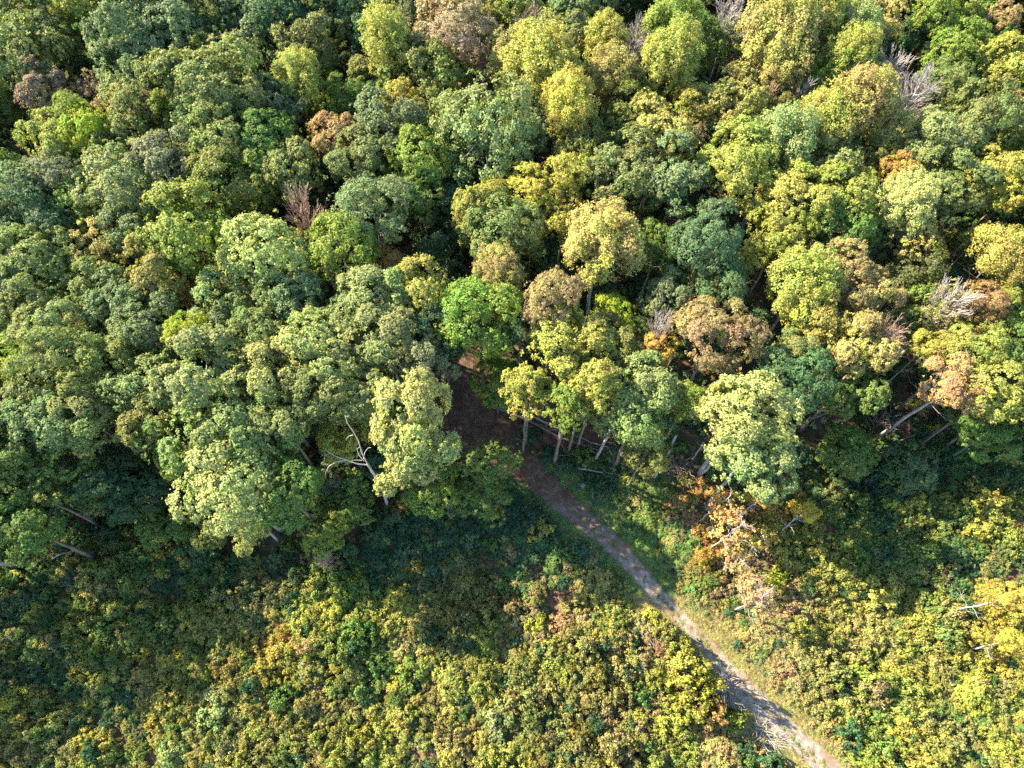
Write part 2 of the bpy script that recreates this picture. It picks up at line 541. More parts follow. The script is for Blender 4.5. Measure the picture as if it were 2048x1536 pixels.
# ---------------------------------------------------------------- a mass of instanced plants: one object of kind stuff
def mass(name, label, cat, sources, pts):
    """pts: list of (x, y, z, scale xy, scale z, rot z, source index, colour)."""
    coll = bpy.data.collections.new(name + "_pieces")
    for me in sources:
        o = bpy.data.objects.new(name + "_piece", me)
        coll.objects.link(o)
    order = sorted(range(len(coll.objects)), key=lambda i: coll.objects[i].name)
    me = bpy.data.meshes.new(name)
    n = len(pts)
    me.vertices.add(n)
    A = np.array([[p[0], p[1], p[2]] for p in pts], dtype=np.float32)
    me.vertices.foreach_set("co", A.ravel())
    a = me.attributes.new("tint", 'FLOAT_COLOR', 'POINT')
    a.data.foreach_set("color", np.array([[*p[7], 1] for p in pts], dtype=np.float32).ravel())
    a = me.attributes.new("size", 'FLOAT_VECTOR', 'POINT')
    a.data.foreach_set("vector", np.array([[p[3], p[3], p[4]] for p in pts], dtype=np.float32).ravel())
    a = me.attributes.new("turn", 'FLOAT_VECTOR', 'POINT')
    a.data.foreach_set("vector", np.array([[rnd.uniform(-.12, .12), rnd.uniform(-.12, .12), p[5]] for p in pts], dtype=np.float32).ravel())
    a = me.attributes.new("which", 'INT', 'POINT')
    a.data.foreach_set("value", np.array([p[6] for p in pts], dtype=np.int32))
    me.update()
    o = link(name, me)
    o['label'] = label
    o['category'] = cat
    o['kind'] = 'stuff'
    g = bpy.data.node_groups.new(name, 'GeometryNodeTree')
    g.interface.new_socket("Geometry", in_out='INPUT', socket_type='NodeSocketGeometry')
    g.interface.new_socket("Geometry", in_out='OUTPUT', socket_type='NodeSocketGeometry')
    N, L = g.nodes, g.links
    gi, go = N.new('NodeGroupInput'), N.new('NodeGroupOutput')
    ip = N.new('GeometryNodeInstanceOnPoints')
    ci = N.new('GeometryNodeCollectionInfo')
    ci.inputs['Collection'].default_value = coll
    ci.inputs['Separate Children'].default_value = True
    ci.inputs['Reset Children'].default_value = True
    ip.inputs['Pick Instance'].default_value = True
    def na(nm, ty):
        q = N.new('GeometryNodeInputNamedAttribute'); q.data_type = ty
        q.inputs['Name'].default_value = nm
        return [s for s in q.outputs if s.name == 'Attribute' and s.enabled][0]
    L.new(gi.outputs[0], ip.inputs['Points'])
    L.new(ci.outputs[0], ip.inputs['Instance'])
    L.new(na('which', 'INT'), ip.inputs['Instance Index'])
    L.new(na('turn', 'FLOAT_VECTOR'), ip.inputs['Rotation'])
    L.new(na('size', 'FLOAT_VECTOR'), ip.inputs['Scale'])
    L.new(ip.outputs[0], go.inputs[0])
    md = o.modifiers.new("plants", 'NODES')
    md.node_group = g
    return o
# ---------------------------------------------------------------- the trees, one row each
# px, py of the crown centre | px radius | height of crown centre (m) | foliage colour | crown form | label
TREES = """
28,20,46,16,olive,oak|yellowish olive tree filling the upper left corner of the woods
88,62,60,16,darkol,oak|dark olive tree between the corner tree and the pale yellow one on the top edge
165,28,46,17,ygreen,plume|pale yellow-green tree on the top edge beside the broad blue-green oak
60,120,72,17,sage,oak|broad sage tree below the yellowish corner tree
255,55,66,19,tealsage,oak|broad pale blue-green oak on the top edge, the larger of two together
325,82,72,18,tealsage,oak|blue-green oak leaning against the broad pale one near the top edge
360,22,42,18,teal,oak|blue-green crown cut by the top edge above the twin blue-green oaks
420,24,40,18,olive,plume|narrow olive-gold tree on the top edge above a small bright green one
450,62,32,15,bright,fine|small bright green tree under the narrow olive-gold one near the top
495,30,52,16,deep,oak|deep green tree on the top edge east of the narrow olive-gold one
555,28,52,17,teal,oak|dull teal tree on the top edge above the grey-green pair
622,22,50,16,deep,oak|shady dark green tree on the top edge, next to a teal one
682,24,46,16,deep,fine|very dark round tree on the top edge west of the russet oak
398,96,40,16,tealsage,oak|small pale teal tree directly east of the twin blue-green oaks
505,88,52,15,greysage,oak|grey-green dull tree above the lime-topped dome
572,80,50,15,sage,oak|sage tree with a few pinkish twigs, below the teal one on the top edge
645,72,55,16,sage,oak|mid sage tree west of the shaded dark one by the russet oak
622,122,46,14,olive,oak|tan-olive tree above the feathery half-bare yellow one
455,116,44,17,bright,oak|bright lime-green crown standing on top of the big sage dome
318,128,48,15,teal,oak|teal tree in the hollow beneath the twin blue-green oaks
262,150,54,17,tealsage,oak|pale green tree under the broad blue-green oak
262,200,52,16,sage,oak|sage tree above the narrow straw plume in the upper woods
348,160,20,13,bright,sparse|thin bright green sapling crown in the dark gap by the big sage dome
6,150,36,16,bright,oak|lime-green tree cut by the left edge, upper woods
12,212,38,13,green,oak|mid green tree on the left edge below the lime-green one
88,182,42,17,pinktan,oak|brownish pink tree near the left edge, upper woods
100,232,24,15,pinktan,oak|small pinkish tuft tree right under the brownish pink one
186,180,30,15,pinktan,sparse|thin grey-pink tree east of the brownish pink one
150,232,38,17,bright,oak|bright green tree, the upper of two beside the bright lime one
115,278,50,17,ygreen,oak|yellow-olive round tree left of the bright lime one
172,262,44,17,lime,oak|brightest lime tree of the upper woods
228,222,34,15,tan,oak|brownish tan tree between the pink one and the straw plume
280,232,44,16,straw,plume|narrow straw-green plume tree beside a feathery green one
340,236,42,15,bright,pine|feathery mid green tree beside the straw-green plume
246,282,48,16,sage,oak|sage tree right of the brightest lime tree
322,286,32,14,lime,sparse|thin yellow-green tree with scattered bright leaves under the feathery green one
430,180,84,19,sage,oak|biggest sage dome of the upper woods, with the lime crown on its top
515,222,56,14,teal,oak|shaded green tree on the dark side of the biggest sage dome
402,250,48,15,tealsage,oak|blue-green tree at the foot of the biggest sage dome
600,152,46,17,ygreen,plume|feathery half-bare yellow-green tree
566,214,38,15,tealsage,oak|small teal tree beside the feathery half-bare yellow one
628,200,34,13,green,sparse|thin mid green tree below the feathery half-bare yellow one
697,202,42,13,green,fine|shaded rich green tree west of the olive-gold pair
752,185,30,13,deep,oak|dark green tree hidden behind the olive tree below the yellow-green one
452,292,62,17,sage,oak|sage green tree north of the tall yellow-green tree's gap
548,288,52,16,green,oak|mid green tree with pale tips, between the sage one and the brown-tan one
470,368,62,16,olive,oak|olive-sage broad tree above the reddish gap in the woods
588,352,56,16,sage,oak|soft sage tree just above the dead pink tree
116,350,42,16,greysage,fine|smooth pale grey-green round tree near the left edge
172,338,36,15,bright,oak|yellowish green tree touching the smooth grey-green round one
148,408,48,15,green,oak|mid green tree below the smooth pale grey-green round one
22,350,38,14,green,pine|flat feathery green tree at the left edge level with the smooth round one
238,328,50,16,sage,oak|tan-tinged sage tree below the brightest lime tree
345,332,62,17,greysage,oak|silver-grey green tree in the middle of the upper left woods
244,384,62,17,palesage,oak|pale sage tree beside the silver-grey one
296,422,50,15,sage,oak|sage tree between the pale sage one and the tall yellow-green one
72,388,34,14,tan,oak|small brown-tan tree above the blue-green pair at the left edge
36,398,56,16,tealsage,oak|pale blue-green tree, the upper of two at the left edge
82,460,64,15,teal,oak|wide dull teal tree below the small brown-tan one
16,478,46,15,teal,oak|teal tree cut by the left edge next to the wide dull teal one
196,492,50,16,straw,sparse|half-bare straw-coloured tree, twiggy and round
258,466,46,15,tealsage,oak|pale teal tree beside the half-bare straw-coloured one
375,462,80,18,bright,oak|tall bright yellow-green tree west of the reddish gap
322,540,54,16,straw,oak|straw-green tree with orange tips, south of the tall bright yellow-green one
425,540,46,13,green,oak|shaded green tree at the dark foot of the tall bright yellow-green one
538,510,72,18,cream,oak|wide straw-gold domed tree below the dead pink one
488,585,40,14,straw,oak|small straw-brown tree tucked below the wide straw-gold dome
686,502,66,17,bright,oak|green tree with yellow tips directly right of the dead pink tree
668,275,46,16,tan,oak|brownish tan tree in the upper woods between the sage domes
715,292,32,14,tan,sparse|thin tan tree beside the brownish one between the sage domes
84,530,64,16,sage,oak|dull sage tree below the wide teal one
24,560,50,16,greysage,oak|grey-brown green tree at the left edge, mid height
775,92,52,18,ygreen,plume|tall yellow-green tree left of the big russet-pink oak
748,152,44,15,olive,oak|olive tree at the foot of the tall yellow-green one
905,62,70,18,pinktan,fine|big russet-pink oak near the top edge
948,118,52,16,pinktan,fine|lower russet-pink tree leaning on the big russet-pink oak
858,152,66,16,olive,oak|broad olive tree under the big russet-pink oak
730,62,50,15,teal,oak|dark teal tree left of the tall yellow-green one, near the top
738,14,44,15,deep,oak|very dark tree on the top edge left of the russet-pink oak
800,28,52,15,darkol,oak|shady brown-green tree on the top edge next to the russet-pink oak
955,20,52,16,straw,oak|tan-olive tree on the top edge right of the russet-pink oak
1030,22,46,16,olive,oak|olive-green tree on the top edge between the tan-olive and the teal one
1018,118,48,17,straw,plume|straw-yellow plume tree under the lilac-grey bare crown
1085,148,66,18,ygreen,plume|pale bright yellow-green tree right of the straw-yellow plume
1130,82,48,17,sage,oak|sage tree behind the pale bright yellow-green one
1165,28,56,16,tealsage,oak|blue-green tree with fine pale leaves on the top edge, centre
1205,92,46,18,ygreen,plume|tall narrow yellow-green tree left of the dark bare one
1218,158,48,16,straw,plume|straw-coloured tree at the foot of the tall narrow yellow-green one
1345,55,58,18,bright,plume|tall light green tree on the top edge right of the dark bare one
1338,130,60,18,ygreen,plume|yellowish green feathery tree right of the dark bare one
1395,95,40,14,green,oak|shaded green flank tree beside the tall light green one
1292,175,46,14,olive,oak|olive tree in the hollow under the dark bare one
1030,185,44,14,sage,oak|sage tree with brown tips left of the golden tree's top
812,214,46,16,gold,oak|golden olive tree above the sage domes
864,238,44,15,olive,oak|gold-green tree between the golden olive one and the great grey-green dome
980,268,94,18,palesage,fine|great smooth grey-green dome in the middle of the upper woods
1068,245,46,15,tealsage,oak|sage tree wedged between the great grey-green dome and the golden tree
1133,222,62,18,yellow,plume|bright golden-yellow tree right of the great grey-green dome
1155,292,52,15,olive,oak|olive tree at the foot of the bright golden-yellow tree
1236,186,34,15,rust,oak|small rust-orange tree right above the golden-olive group
1262,236,50,15,olive,oak|olive-yellow tree below the small rust-orange one
1312,282,62,16,straw,oak|golden olive tree with knobbly crown, right of the bright golden-yellow one
1222,288,38,14,green,oak|mid green tree between the golden-yellow tree and the knobbly golden olive one
775,262,66,17,tealsage,oak|sage dome, the nearer of two below the golden olive tree
722,322,60,17,sage,oak|sage dome, left of the pair below the golden olive tree
848,330,56,16,bright,oak|green tree with yellow tips left of the great grey-green dome
832,392,50,16,green,oak|mid green tree beneath the yellow-tipped green one
748,430,70,18,tealsage,fine|smooth blue-green dome with a dark side, left of the track end
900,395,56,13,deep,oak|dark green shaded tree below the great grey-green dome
985,385,34,17,gold,oak|golden-yellow crown below the great grey-green dome, smaller of two
1062,382,46,17,yellow,oak|golden-yellow crown below the great grey-green dome, larger of two
945,428,44,16,ygreen,pine|yellow-green feathery tree on the flank of the smooth green mid dome
1008,462,68,17,sage,fine|smooth green dome amid the golden trees, centre
1132,352,46,17,gold,oak|gold-green tree left of the twin sage domes
1122,440,46,15,gold,oak|gold and green tree just above the broad straw-gold one
1062,440,34,14,olive,oak|small olive tree squeezed between the smooth mid dome and the gold one
1242,355,72,17,sage,oak|sage dome above the broad straw-gold tree, left of the twin sage domes
1352,362,60,17,tealsage,oak|blue-sage dome, right of the twin sage domes
1205,492,78,17,straw,plume|broad straw-gold feathery tree in the centre
1310,495,44,14,green,fine|green tree in the shade of the broad straw-gold one
778,525,30,15,orange,oak|small burnt-orange crown peeping above the olive-green dome
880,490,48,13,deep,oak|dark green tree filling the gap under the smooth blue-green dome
998,545,48,17,straw,plume|small straw-yellow tree behind the vivid green one
1550,70,74,18,straw,plume|large straw-sage tree on the top edge, right of the tall light green one
1622,48,54,18,ygreen,plume|light green tree on the top edge right of the large straw-sage one
1560,140,56,16,straw,plume|straw-brown tree with bare limbs under the large straw-sage one
1458,75,34,14,sage,sparse|thin grey-green tree under the bare lilac top on the top edge
1700,68,54,17,palesage,plume|pale green tree on the top edge above the grey bare pair
1762,42,44,16,straw,oak|straw-sage tree on the top edge directly above the grey bare pair
1700,120,50,17,ygreen,plume|yellow-green feathery tree left of the grey bare pair
1648,160,50,15,bright,plume|bright green tree above the dark bare crown on the right half
1838,80,42,12,deep,oak|dark green tree in the shade above the grey bare pair
1885,28,50,17,bright,oak|bright green tree on the top edge near the upper right corner
1912,105,50,16,bright,oak|yellowish green tree under the bright green one near the upper right corner
2002,40,34,16,tan,oak|orange-tan crown in the upper right corner
1970,70,44,14,green,oak|mid green tree between the bright green one and the orange-tan corner crown
2032,130,52,17,ygreen,oak|light green tree on the right edge below the orange-tan crown
1895,172,48,16,sage,fine|sage tree directly right of the white bare crown
1958,172,34,13,olive,sparse|thin olive-brown tree between the sage one and the right edge
1392,212,44,16,gold,oak|gold-olive tree, left of two brownish gold ones at the upper right
1468,212,58,16,straw,oak|broad brownish gold tree left of the dark bare crowns
1390,270,24,15,pinktan,sparse|tiny pinkish dry tree under the gold-olive one
1552,218,34,14,olive,oak|small olive tree between the two dark bare crowns
1475,338,72,18,ygreen,fine|big smooth yellow-green dome at the upper right
1562,300,70,17,palesage,plume|light sage feathery tree right of the smooth yellow-green dome
1640,262,58,17,ygreen,plume|light green feathery tree, one further right from the sage feathery one
1716,218,66,18,straw,plume|tall straw-coloured feathery tree left of the white bare crown
1770,275,44,16,straw,plume|small straw-gold plume tree under the white bare crown
1645,338,56,16,sage,oak|sage-straw tree below the light green feathery pair
1738,322,44,15,olive,oak|olive tree left of the orange-gold crown at the upper right
1795,345,34,16,orange,oak|small orange-gold crown amid sage trees at the upper right
1872,292,62,17,palesage,oak|pale sage dome below the white bare crown
1885,375,58,16,sage,oak|sage tree under the pale sage dome
1958,245,68,17,sage,fine|rounded green dome with a pinkish middle by the right edge
2035,222,36,15,tan,oak|orange-brown crown cut by the right edge beside the rounded green dome
2030,285,36,14,bright,oak|bright green crown cut by the right edge
1975,352,46,17,ygreen,oak|yellow-green tree right of the pale sage domes
2030,378,54,17,yellow,oak|golden yellow tree cut by the right edge, upper one
1590,402,66,17,ygreen,oak|yellow-green knobbly tree under the smooth yellow-green dome
1682,392,56,17,ygreen,oak|yellow-green knobbly tree, right of its twin
1805,415,54,17,cream,plume|pale straw tree with bare white limbs below the orange-gold crown
1828,478,44,15,straw,sparse|thin straw tree at the edge of the dark gap with fallen trunks
1412,488,66,18,teal,fine|dark blue-green dome right of the broad straw-gold tree
1440,562,54,16,teal,fine|lower blue-green dome attached to the dark blue-green one
1505,515,34,16,yellow,oak|small yellow tree on the edge of the dark blue-green dome
1562,475,52,16,ygreen,oak|yellow-green tree right of the dark blue-green dome
1682,455,58,15,green,oak|shaded green tree below the yellow-green knobbly twins
1752,470,42,14,teal,sparse|thin dark teal tree next to the pale straw one with white limbs
1995,515,64,17,gold,plume|golden tree on the right edge above the grey clearing
1952,480,28,14,yellow,pine|small bright yellow fan-shaped tree at the dark gap
198,572,48,16,sage,oak|green-sage tree below the half-bare straw-coloured one
238,610,56,16,tealsage,oak|pale green tree left of the straw-green tree with orange tips
118,585,36,15,green,oak|small green tree beside the dull sage one near the left edge
60,622,56,15,sage,oak|sage-green tree above the vivid lime tree of the left edge
108,662,58,16,palesage,fine|smooth pale green dome above the sage slope near the left edge
102,722,66,17,sage,fine|green dome right next to the vivid lime tree of the left edge
20,722,46,16,lime,oak|vivid lime-yellow tree cut by the left edge
190,745,64,16,olive,oak|olive-sage knobbly tree right of the green dome by the lime tree
252,690,50,16,sage,oak|sage tree between the knobbly olive-sage one and the fine lime one
298,660,58,16,tealsage,oak|pale teal-green tree left of the small fine lime one
305,612,42,15,sage,oak|small sage tree left of the olive one with orange leaves
373,664,38,18,lime,fine|small fine-leaved lime tree among sage domes on the left side
352,572,46,14,straw,oak|olive tree with orange leaves south of the tall bright yellow-green one
452,612,54,16,palesage,oak|pale sage tree right of the small fine lime one
440,668,44,15,tealsage,oak|teal-sage tree directly right of the small fine lime one
520,660,56,16,sage,oak|sage tree under the blue-sage dome left of centre
588,598,58,17,tealsage,oak|blue-sage dome below the wide straw-gold dome
302,775,58,16,sage,oak|sage tree left of the great pale sage one
402,745,80,18,palesage,oak|great pale sage tree on the left side, widest of the sage domes
522,768,62,17,cream,oak|pale olive-cream tree right of the great pale sage one
448,862,78,17,sage,oak|large sage tree above the straw-yellow edge tree
560,850,58,16,sage,oak|shaded sage tree left of the dark hole in the canopy
302,838,50,16,olive,oak|yellow-olive tree with a few bare twigs beneath, left side
345,895,52,14,green,oak|green tree under the yellow-olive one, left side
32,815,50,16,sage,oak|sage tree on the left edge under the vivid lime tree
92,842,56,16,tealsage,oak|pale green tree right of the sage one on the left edge
178,845,56,16,sage,oak|sage tree at the lower end of the knobbly olive-sage tree
48,905,56,14,green,oak|shaded green tree on the left edge below the pale green one
130,935,66,12,green,sparse|thin shaded green tree over the pale leaning limb at the left
62,985,52,13,olive,sparse|thin green tree with yellow leaf tips by the left edge
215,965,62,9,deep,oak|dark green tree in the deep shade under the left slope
48,1062,62,13,green,oak|green tree with light tips at the left edge above the pale trunk
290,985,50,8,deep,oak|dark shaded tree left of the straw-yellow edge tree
460,975,84,17,cream,oak|big straw-yellow tree on the forest edge, lit against dark shade
500,1040,44,10,cream,oak|lower straw-yellow crown hanging from the big forest-edge tree
575,990,60,15,green,oak|green tree behind the big straw-yellow edge tree
640,700,68,17,cream,oak|pale olive-cream tree left of the small pale rock gap
705,648,46,16,palesage,oak|pale sage tree above the small pale rock gap
655,792,58,16,sage,oak|sage tree above the bare leaning trunk
722,800,44,16,palesage,oak|small pale tree under the small pale rock gap
688,882,46,10,ygreen,oak|yellow-green low tree behind the bare forked trunk
752,590,62,17,palesage,oak|olive-green dome under the small burnt-orange crown
838,578,54,16,ygreen,oak|light yellow-green tree above the track end
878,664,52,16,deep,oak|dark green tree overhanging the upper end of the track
768,682,62,17,palesage,oak|pale sage tree west of the dirt track
840,745,54,15,greysage,oak|grey-sage tree on the verge at the upper end of the track
818,840,70,18,cream,oak|tall cream-yellow tree west of the track, upper crown
836,905,60,16,cream,oak|cream-yellow crown hanging lowest over the track's west side
860,978,46,7,vivid,fine|vivid green low tree under the tall cream-yellow ones
930,935,50,5,olive,sparse|thin brownish olive small tree on the track's west side
992,925,38,9,green,oak|small green tree reaching over the track
958,985,46,5,green,fine|low shaded green tree at the track's west verge
955,640,74,16,vivid,fine|bright vivid green tree above the dirt track
1040,655,48,14,teal,fine|blue-green tree pressed against the bright vivid green one
992,765,44,9,vivid,fine|rich green low tree on the east side of the track
1105,605,62,18,russet,fine|round russet-brown tree in the centre
1226,632,38,15,lime,fine|small yellow-green tree in the dark gap right of the round russet tree
1135,690,74,16,ygreen,oak|clumpy yellow-olive tree below the round russet one
1222,688,52,16,olive,oak|clumpy olive tree right of the yellow-olive one
1055,782,46,16,ygreen,pine|yellow-green pine with a slim bare trunk, nearest the track
1132,812,44,16,bright,pine|bright pine with a long bare trunk, second from the track
1186,778,52,17,ygreen,pine|taller rounded pine behind the second one from the track
1295,772,56,17,palesage,oak|pale sage tree right of the pines
1268,835,58,15,sage,oak|sage tree on the forest edge right of the pines
1292,905,40,12,olive,oak|low yellow-green tree under the sage forest-edge one
1314,700,34,15,orange,oak|small orange-yellow tree under the little white bare one
1272,658,24,14,sage,oak|tiny sage crown left of the little white bare one
1335,592,44,15,tealsage,oak|small blue-sage tree below the green one in the shade
1432,672,80,18,russet,fine|large russet-olive dome right of centre
1378,640,42,15,tan,fine|tan flank tree left of the large russet-olive dome
1372,805,38,15,bright,plume|slim bright green tree between the sage and the cream-sage edge trees
1488,835,78,18,cream,oak|large cream-sage tree on the forest edge with white limbs
1498,922,68,15,palesage,oak|hanging lower crown under the large cream-sage edge tree
1602,575,66,17,ygreen,plume|yellow-green tree left of the straw-rust one
1622,640,52,16,ygreen,oak|yellow-green lower tree under its wider neighbour, right of the russet-olive dome
1682,545,52,17,tan,oak|straw-rust tree at the right, left one of the tan group
1738,588,52,17,tan,oak|tan-gold tree at the right, right one of the tan group
1700,628,40,15,rust,sparse|reddish thin tree under the tan group
1812,560,58,12,darkol,oak|dark olive tree in shade below the fallen trunks gap
1590,700,38,15,sage,oak|small light sage crown on top of the dark blue-green one
1582,760,66,15,teal,fine|dark blue-green tree right of the large cream-sage one
1712,690,56,17,straw,oak|olive-orange tree left of the red twiggy one
1690,770,60,14,green,oak|low shaded green tree below the olive-orange one
1762,712,26,15,orange,oak|small bright orange crown below the red twiggy one
1902,618,50,16,straw,sparse|straw tree full of white twigs at the right
1962,612,46,16,rust,oak|rust-tinged tree left of the light green one by the right edge
1856,695,38,15,gold,oak|small golden tree left of the tall tan-orange one
1822,640,46,13,olive,oak|olive yellow-leaved tree left of the white-twigged straw tree
1942,700,52,16,ygreen,fine|feathery yellow-green dome above the tall tan-orange tree
2020,630,52,16,bright,oak|light green tree cut by the right edge
2012,705,46,15,green,oak|mid green tree below the light green one at the right edge
1985,790,56,14,ygreen,oak|sunny yellow-green tree right of the tall tan-orange one
2036,800,44,14,bright,oak|bright green tree cut by the right edge, lowest of the wood
1975,870,48,8,green,oak|low shaded green tree under the sunny yellow-green one
1690,905,48,4,green,fine|small rounded green tree standing alone in shade before the fallen limbs
1820,935,46,3.5,teal,fine|low teal bush tree below the tall leaning trunk's foot
650,1062,42,5,bright,fine|low yellow-green conifer-like tree on the forest edge, orange at its foot
600,1010,34,7,green,fine|green shaded tree left of the low yellow-green one
672,960,34,4,greysage,fine|small misty grey-green round tree in shade behind the bare forked trunk
700,1010,40,4,green,oak|low green tree beside the foot of the bare forked trunk
420,1050,42,5,olive,oak|low olive tree under the big straw-yellow edge tree
330,1050,42,4,green,oak|low green tree in the shade of the left forest edge
"""
USED_TREES = []
def add_tree(px, py, rp, z, col, form, label, r):
    c = W(px, py, z)
    dep = depth_at(px, py, z)
    R = rp * dep / FPX * (1.10 if col in ( 'russet', 'tan', 'rust', 'orange', 'yellow', 'gold') else 1.24)
    name = 'pine_tree' if form == 'pine' else ('small_tree' if z < 9 else 'broadleaf_tree')
    t = thing(name, label, 'tree', (c.x, c.y, 0), 0, 'pines at the forest edge' if form == 'pine' else ('low trees under the forest edge' if z < 9 else 'trees of the wood'))
    me = r.choice(CROWNS[form])
    cr = link('crown', me, t)
    asp = {'oak': .95, 'fine': .95, 'plume': 1.0, 'sparse': .9, 'pine': 1.05}[form]
    cr.location = (0, 0, z)
    cr.rotation_euler = (r.uniform(-.10, .10), r.uniform(-.10, .10), r.uniform(0, 6.28))
    s = R * r.uniform(.97, 1.05)
    sk = r.uniform(.88, 1.14)
    cr.scale = (s * sk, s / sk, R * asp * r.uniform(.9, 1.12))
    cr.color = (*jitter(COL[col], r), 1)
    kind = 'pine' if form == 'pine' else ('pale' if col in ('cream', 'straw', 'palesage') else 'bark')
    tr = link('trunk', r.choice(TRUNKS[kind]), t)
    kr = R / 4.0
    tr.scale = (kr * (1.0 if z > 9 else .8), kr * (1.0 if z > 9 else .8), (z + R * .35) / 17.2)
    tr.rotation_euler = (0, 0, r.uniform(0, 6.28))
    USED_TREES.append((c.x, c.y, z, R))
    return t

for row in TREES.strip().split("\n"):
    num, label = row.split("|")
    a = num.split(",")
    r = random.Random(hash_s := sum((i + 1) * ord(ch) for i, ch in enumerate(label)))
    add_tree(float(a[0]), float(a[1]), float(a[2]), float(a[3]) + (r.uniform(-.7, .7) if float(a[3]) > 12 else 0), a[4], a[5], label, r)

# leafless trees: px, py of the crown centre, px radius, height of the crown centre
BARES = """
1060,68,48,18,warm|lilac-brown bare tree above the straw-yellow plume near the top edge
1462,24,38,17,grey|bare grey-lilac tree cut by the top edge
1272,80,42,16,grey|dark bare tree in the shade between two tall yellow-green ones
605,415,42,18,warm|dead pink-grey tree standing in a gap, upper left woods
1780,142,42,17.5,grey|pale grey bare tree, the left and smaller of the close pair
1828,190,52,17.5,grey|whitish bare tree with curved limbs, the larger of the close pair
1600,186,36,15.5,grey|shaded bare crown under the bright green feathery tree
1528,192,28,15.5,warm|dark brown bare crown beside the broad brownish gold tree
1320,645,30,16.5,grey|little white bare tree in the gap right of centre
1772,670,42,17,warm|reddish twiggy bare tree at the right above an orange crown
1905,605,48,17.5,grey|white twiggy dead tree mixed into the straw tree at the right
650,1120,20,3,warm|small dry orange-brown sapling at the foot of the low yellow-green tree
"""
for row in BARES.strip().split("\n"):
    num, label = row.split("|")
    a = num.split(",")
    px, py, rp, z = map(float, a[:4])
    r = random.Random(int(px * 7 + py))
    c = W(px, py, z)
    R = rp * depth_at(px, py, z) / FPX
    t = thing('bare_tree', label, 'bare tree', (c.x, c.y, 0), r.uniform(0, 6.28), 'leafless trees in the wood')
    tm, bm_ = r.choice(BARE[a[4]])
    for nm, me in (('trunk', tm), ('branches', bm_)):
        o = link(nm, me, t)
        o.scale = (R / 2.75, R / 2.75, (z + R * .8) / 18.0)
# ---------------------------------------------------------------- ground, track, clearing
def grid_sheet(name, x0, x1, y0, y1, step, fz, mat):
    nx, ny = int((x1 - x0) / step) + 1, int((y1 - y0) / step) + 1
    X, Y = np.meshgrid(np.linspace(x0, x1, nx), np.linspace(y0, y1, ny))
    Z = fz(X, Y)
    v = np.stack([X, Y, Z], -1).reshape(-1, 3)
    i = np.arange((nx - 1) * (ny - 1)); a = (i // (nx - 1)) * nx + i % (nx - 1)
    f = np.stack([a, a + 1, a + nx + 1, a + nx], 1)
    o = link(name, new_mesh(name, v, f, mat, smooth=True))
    o['kind'] = 'structure'
    return o

def gz(X, Y):
    return -0.12 + 0.06 * np.sin(X * .31 + 1) * np.cos(Y * .27) + 0.05 * np.sin(X * .83 + Y * .6)

M_GROUND = noise_material("forest_floor", [(0.32, (.045, .030, .020)), (0.5, (.115, .065, .042)), (0.62, (.20, .105, .070)), (0.75, (.13, .10, .05))], (1.3, 'W'), detail=9, bump=.8, bscale=5, second=(.16, (.070, .072, .032), .48, .60), dist=.1)
grid_sheet('ground', -600, 600, -600, 900, 5.0, gz, M_GROUND)['label'] = 'leaf-strewn reddish forest floor'

ROAD = [(915, 690, 44), (922, 730, 56), (926, 770, 66), (918, 825, 62), (945, 880, 66), (1005, 918, 66), (1070, 955, 66), (1145, 1022, 62), (1190, 1060, 56), (1238, 1102, 54),
        (1282, 1152, 52), (1325, 1202, 50), (1362, 1238, 46), (1398, 1274, 46), (1430, 1312, 52), (1462, 1352, 58), (1510, 1400, 64), (1552, 1440, 62),
        (1592, 1478, 62), (1640, 1525, 66), (1700, 1590, 70), (1790, 1690, 76), (1900, 1820, 80)]
def road_mesh(name, grow, z, mat, seed, jag):
    r = random.Random(seed)
    P = [W(a, b, 0) for a, b, w in ROAD]
    hw = [w * 1.04 * depth_at(a, b, 0) / FPX * .5 for a, b, w in ROAD]
    pts, ws = [], []
    for i in range(len(P) - 1):
        p0, p1, p2, p3 = P[max(i - 1, 0)], P[i], P[i + 1], P[min(i + 2, len(P) - 1)]
        for k in range(14):
            t = k / 14
            pts.append(0.5 * ((2 * p1) + (p2 - p0) * t + (2 * p0 - 5 * p1 + 4 * p2 - p3) * t * t + (3 * p1 - p0 - 3 * p2 + p3) * t ** 3))
            ws.append(hw[i] * (1 - t) + hw[i + 1] * t)
    v, f = [], []
    M = 9
    e1 = e2 = 0
    for i, p in enumerate(pts):
        d = (pts[min(i + 1, len(pts) - 1)] - pts[max(i - 1, 0)]); d.z = 0; d.normalize()
        n = Vector((-d.y, d.x, 0))
        e1 = e1 * .7 + r.uniform(-jag, jag); e2 = e2 * .7 + r.uniform(-jag, jag)
        for k in range(M):
            s = k / (M - 1) * 2 - 1
            w = ws[i] + grow + (e1 if s < 0 else e2)
            q = p + n * s * w
            crown = .05 * (1 - s * s) - .035 * math.exp(-((abs(s) - .55) / .18) ** 2)
            v.append((q.x, q.y, z + crown + (-.10 if k in (0, M - 1) else 0)))
    for i in range(len(pts) - 1):
        for k in range(M - 1):
            a = i * M + k
            f.append((a, a + 1, a + M + 1, a + M))
    o = link(name, new_mesh(name, v, f, mat, smooth=True))
    o['kind'] = 'structure'
    return o, pts, ws
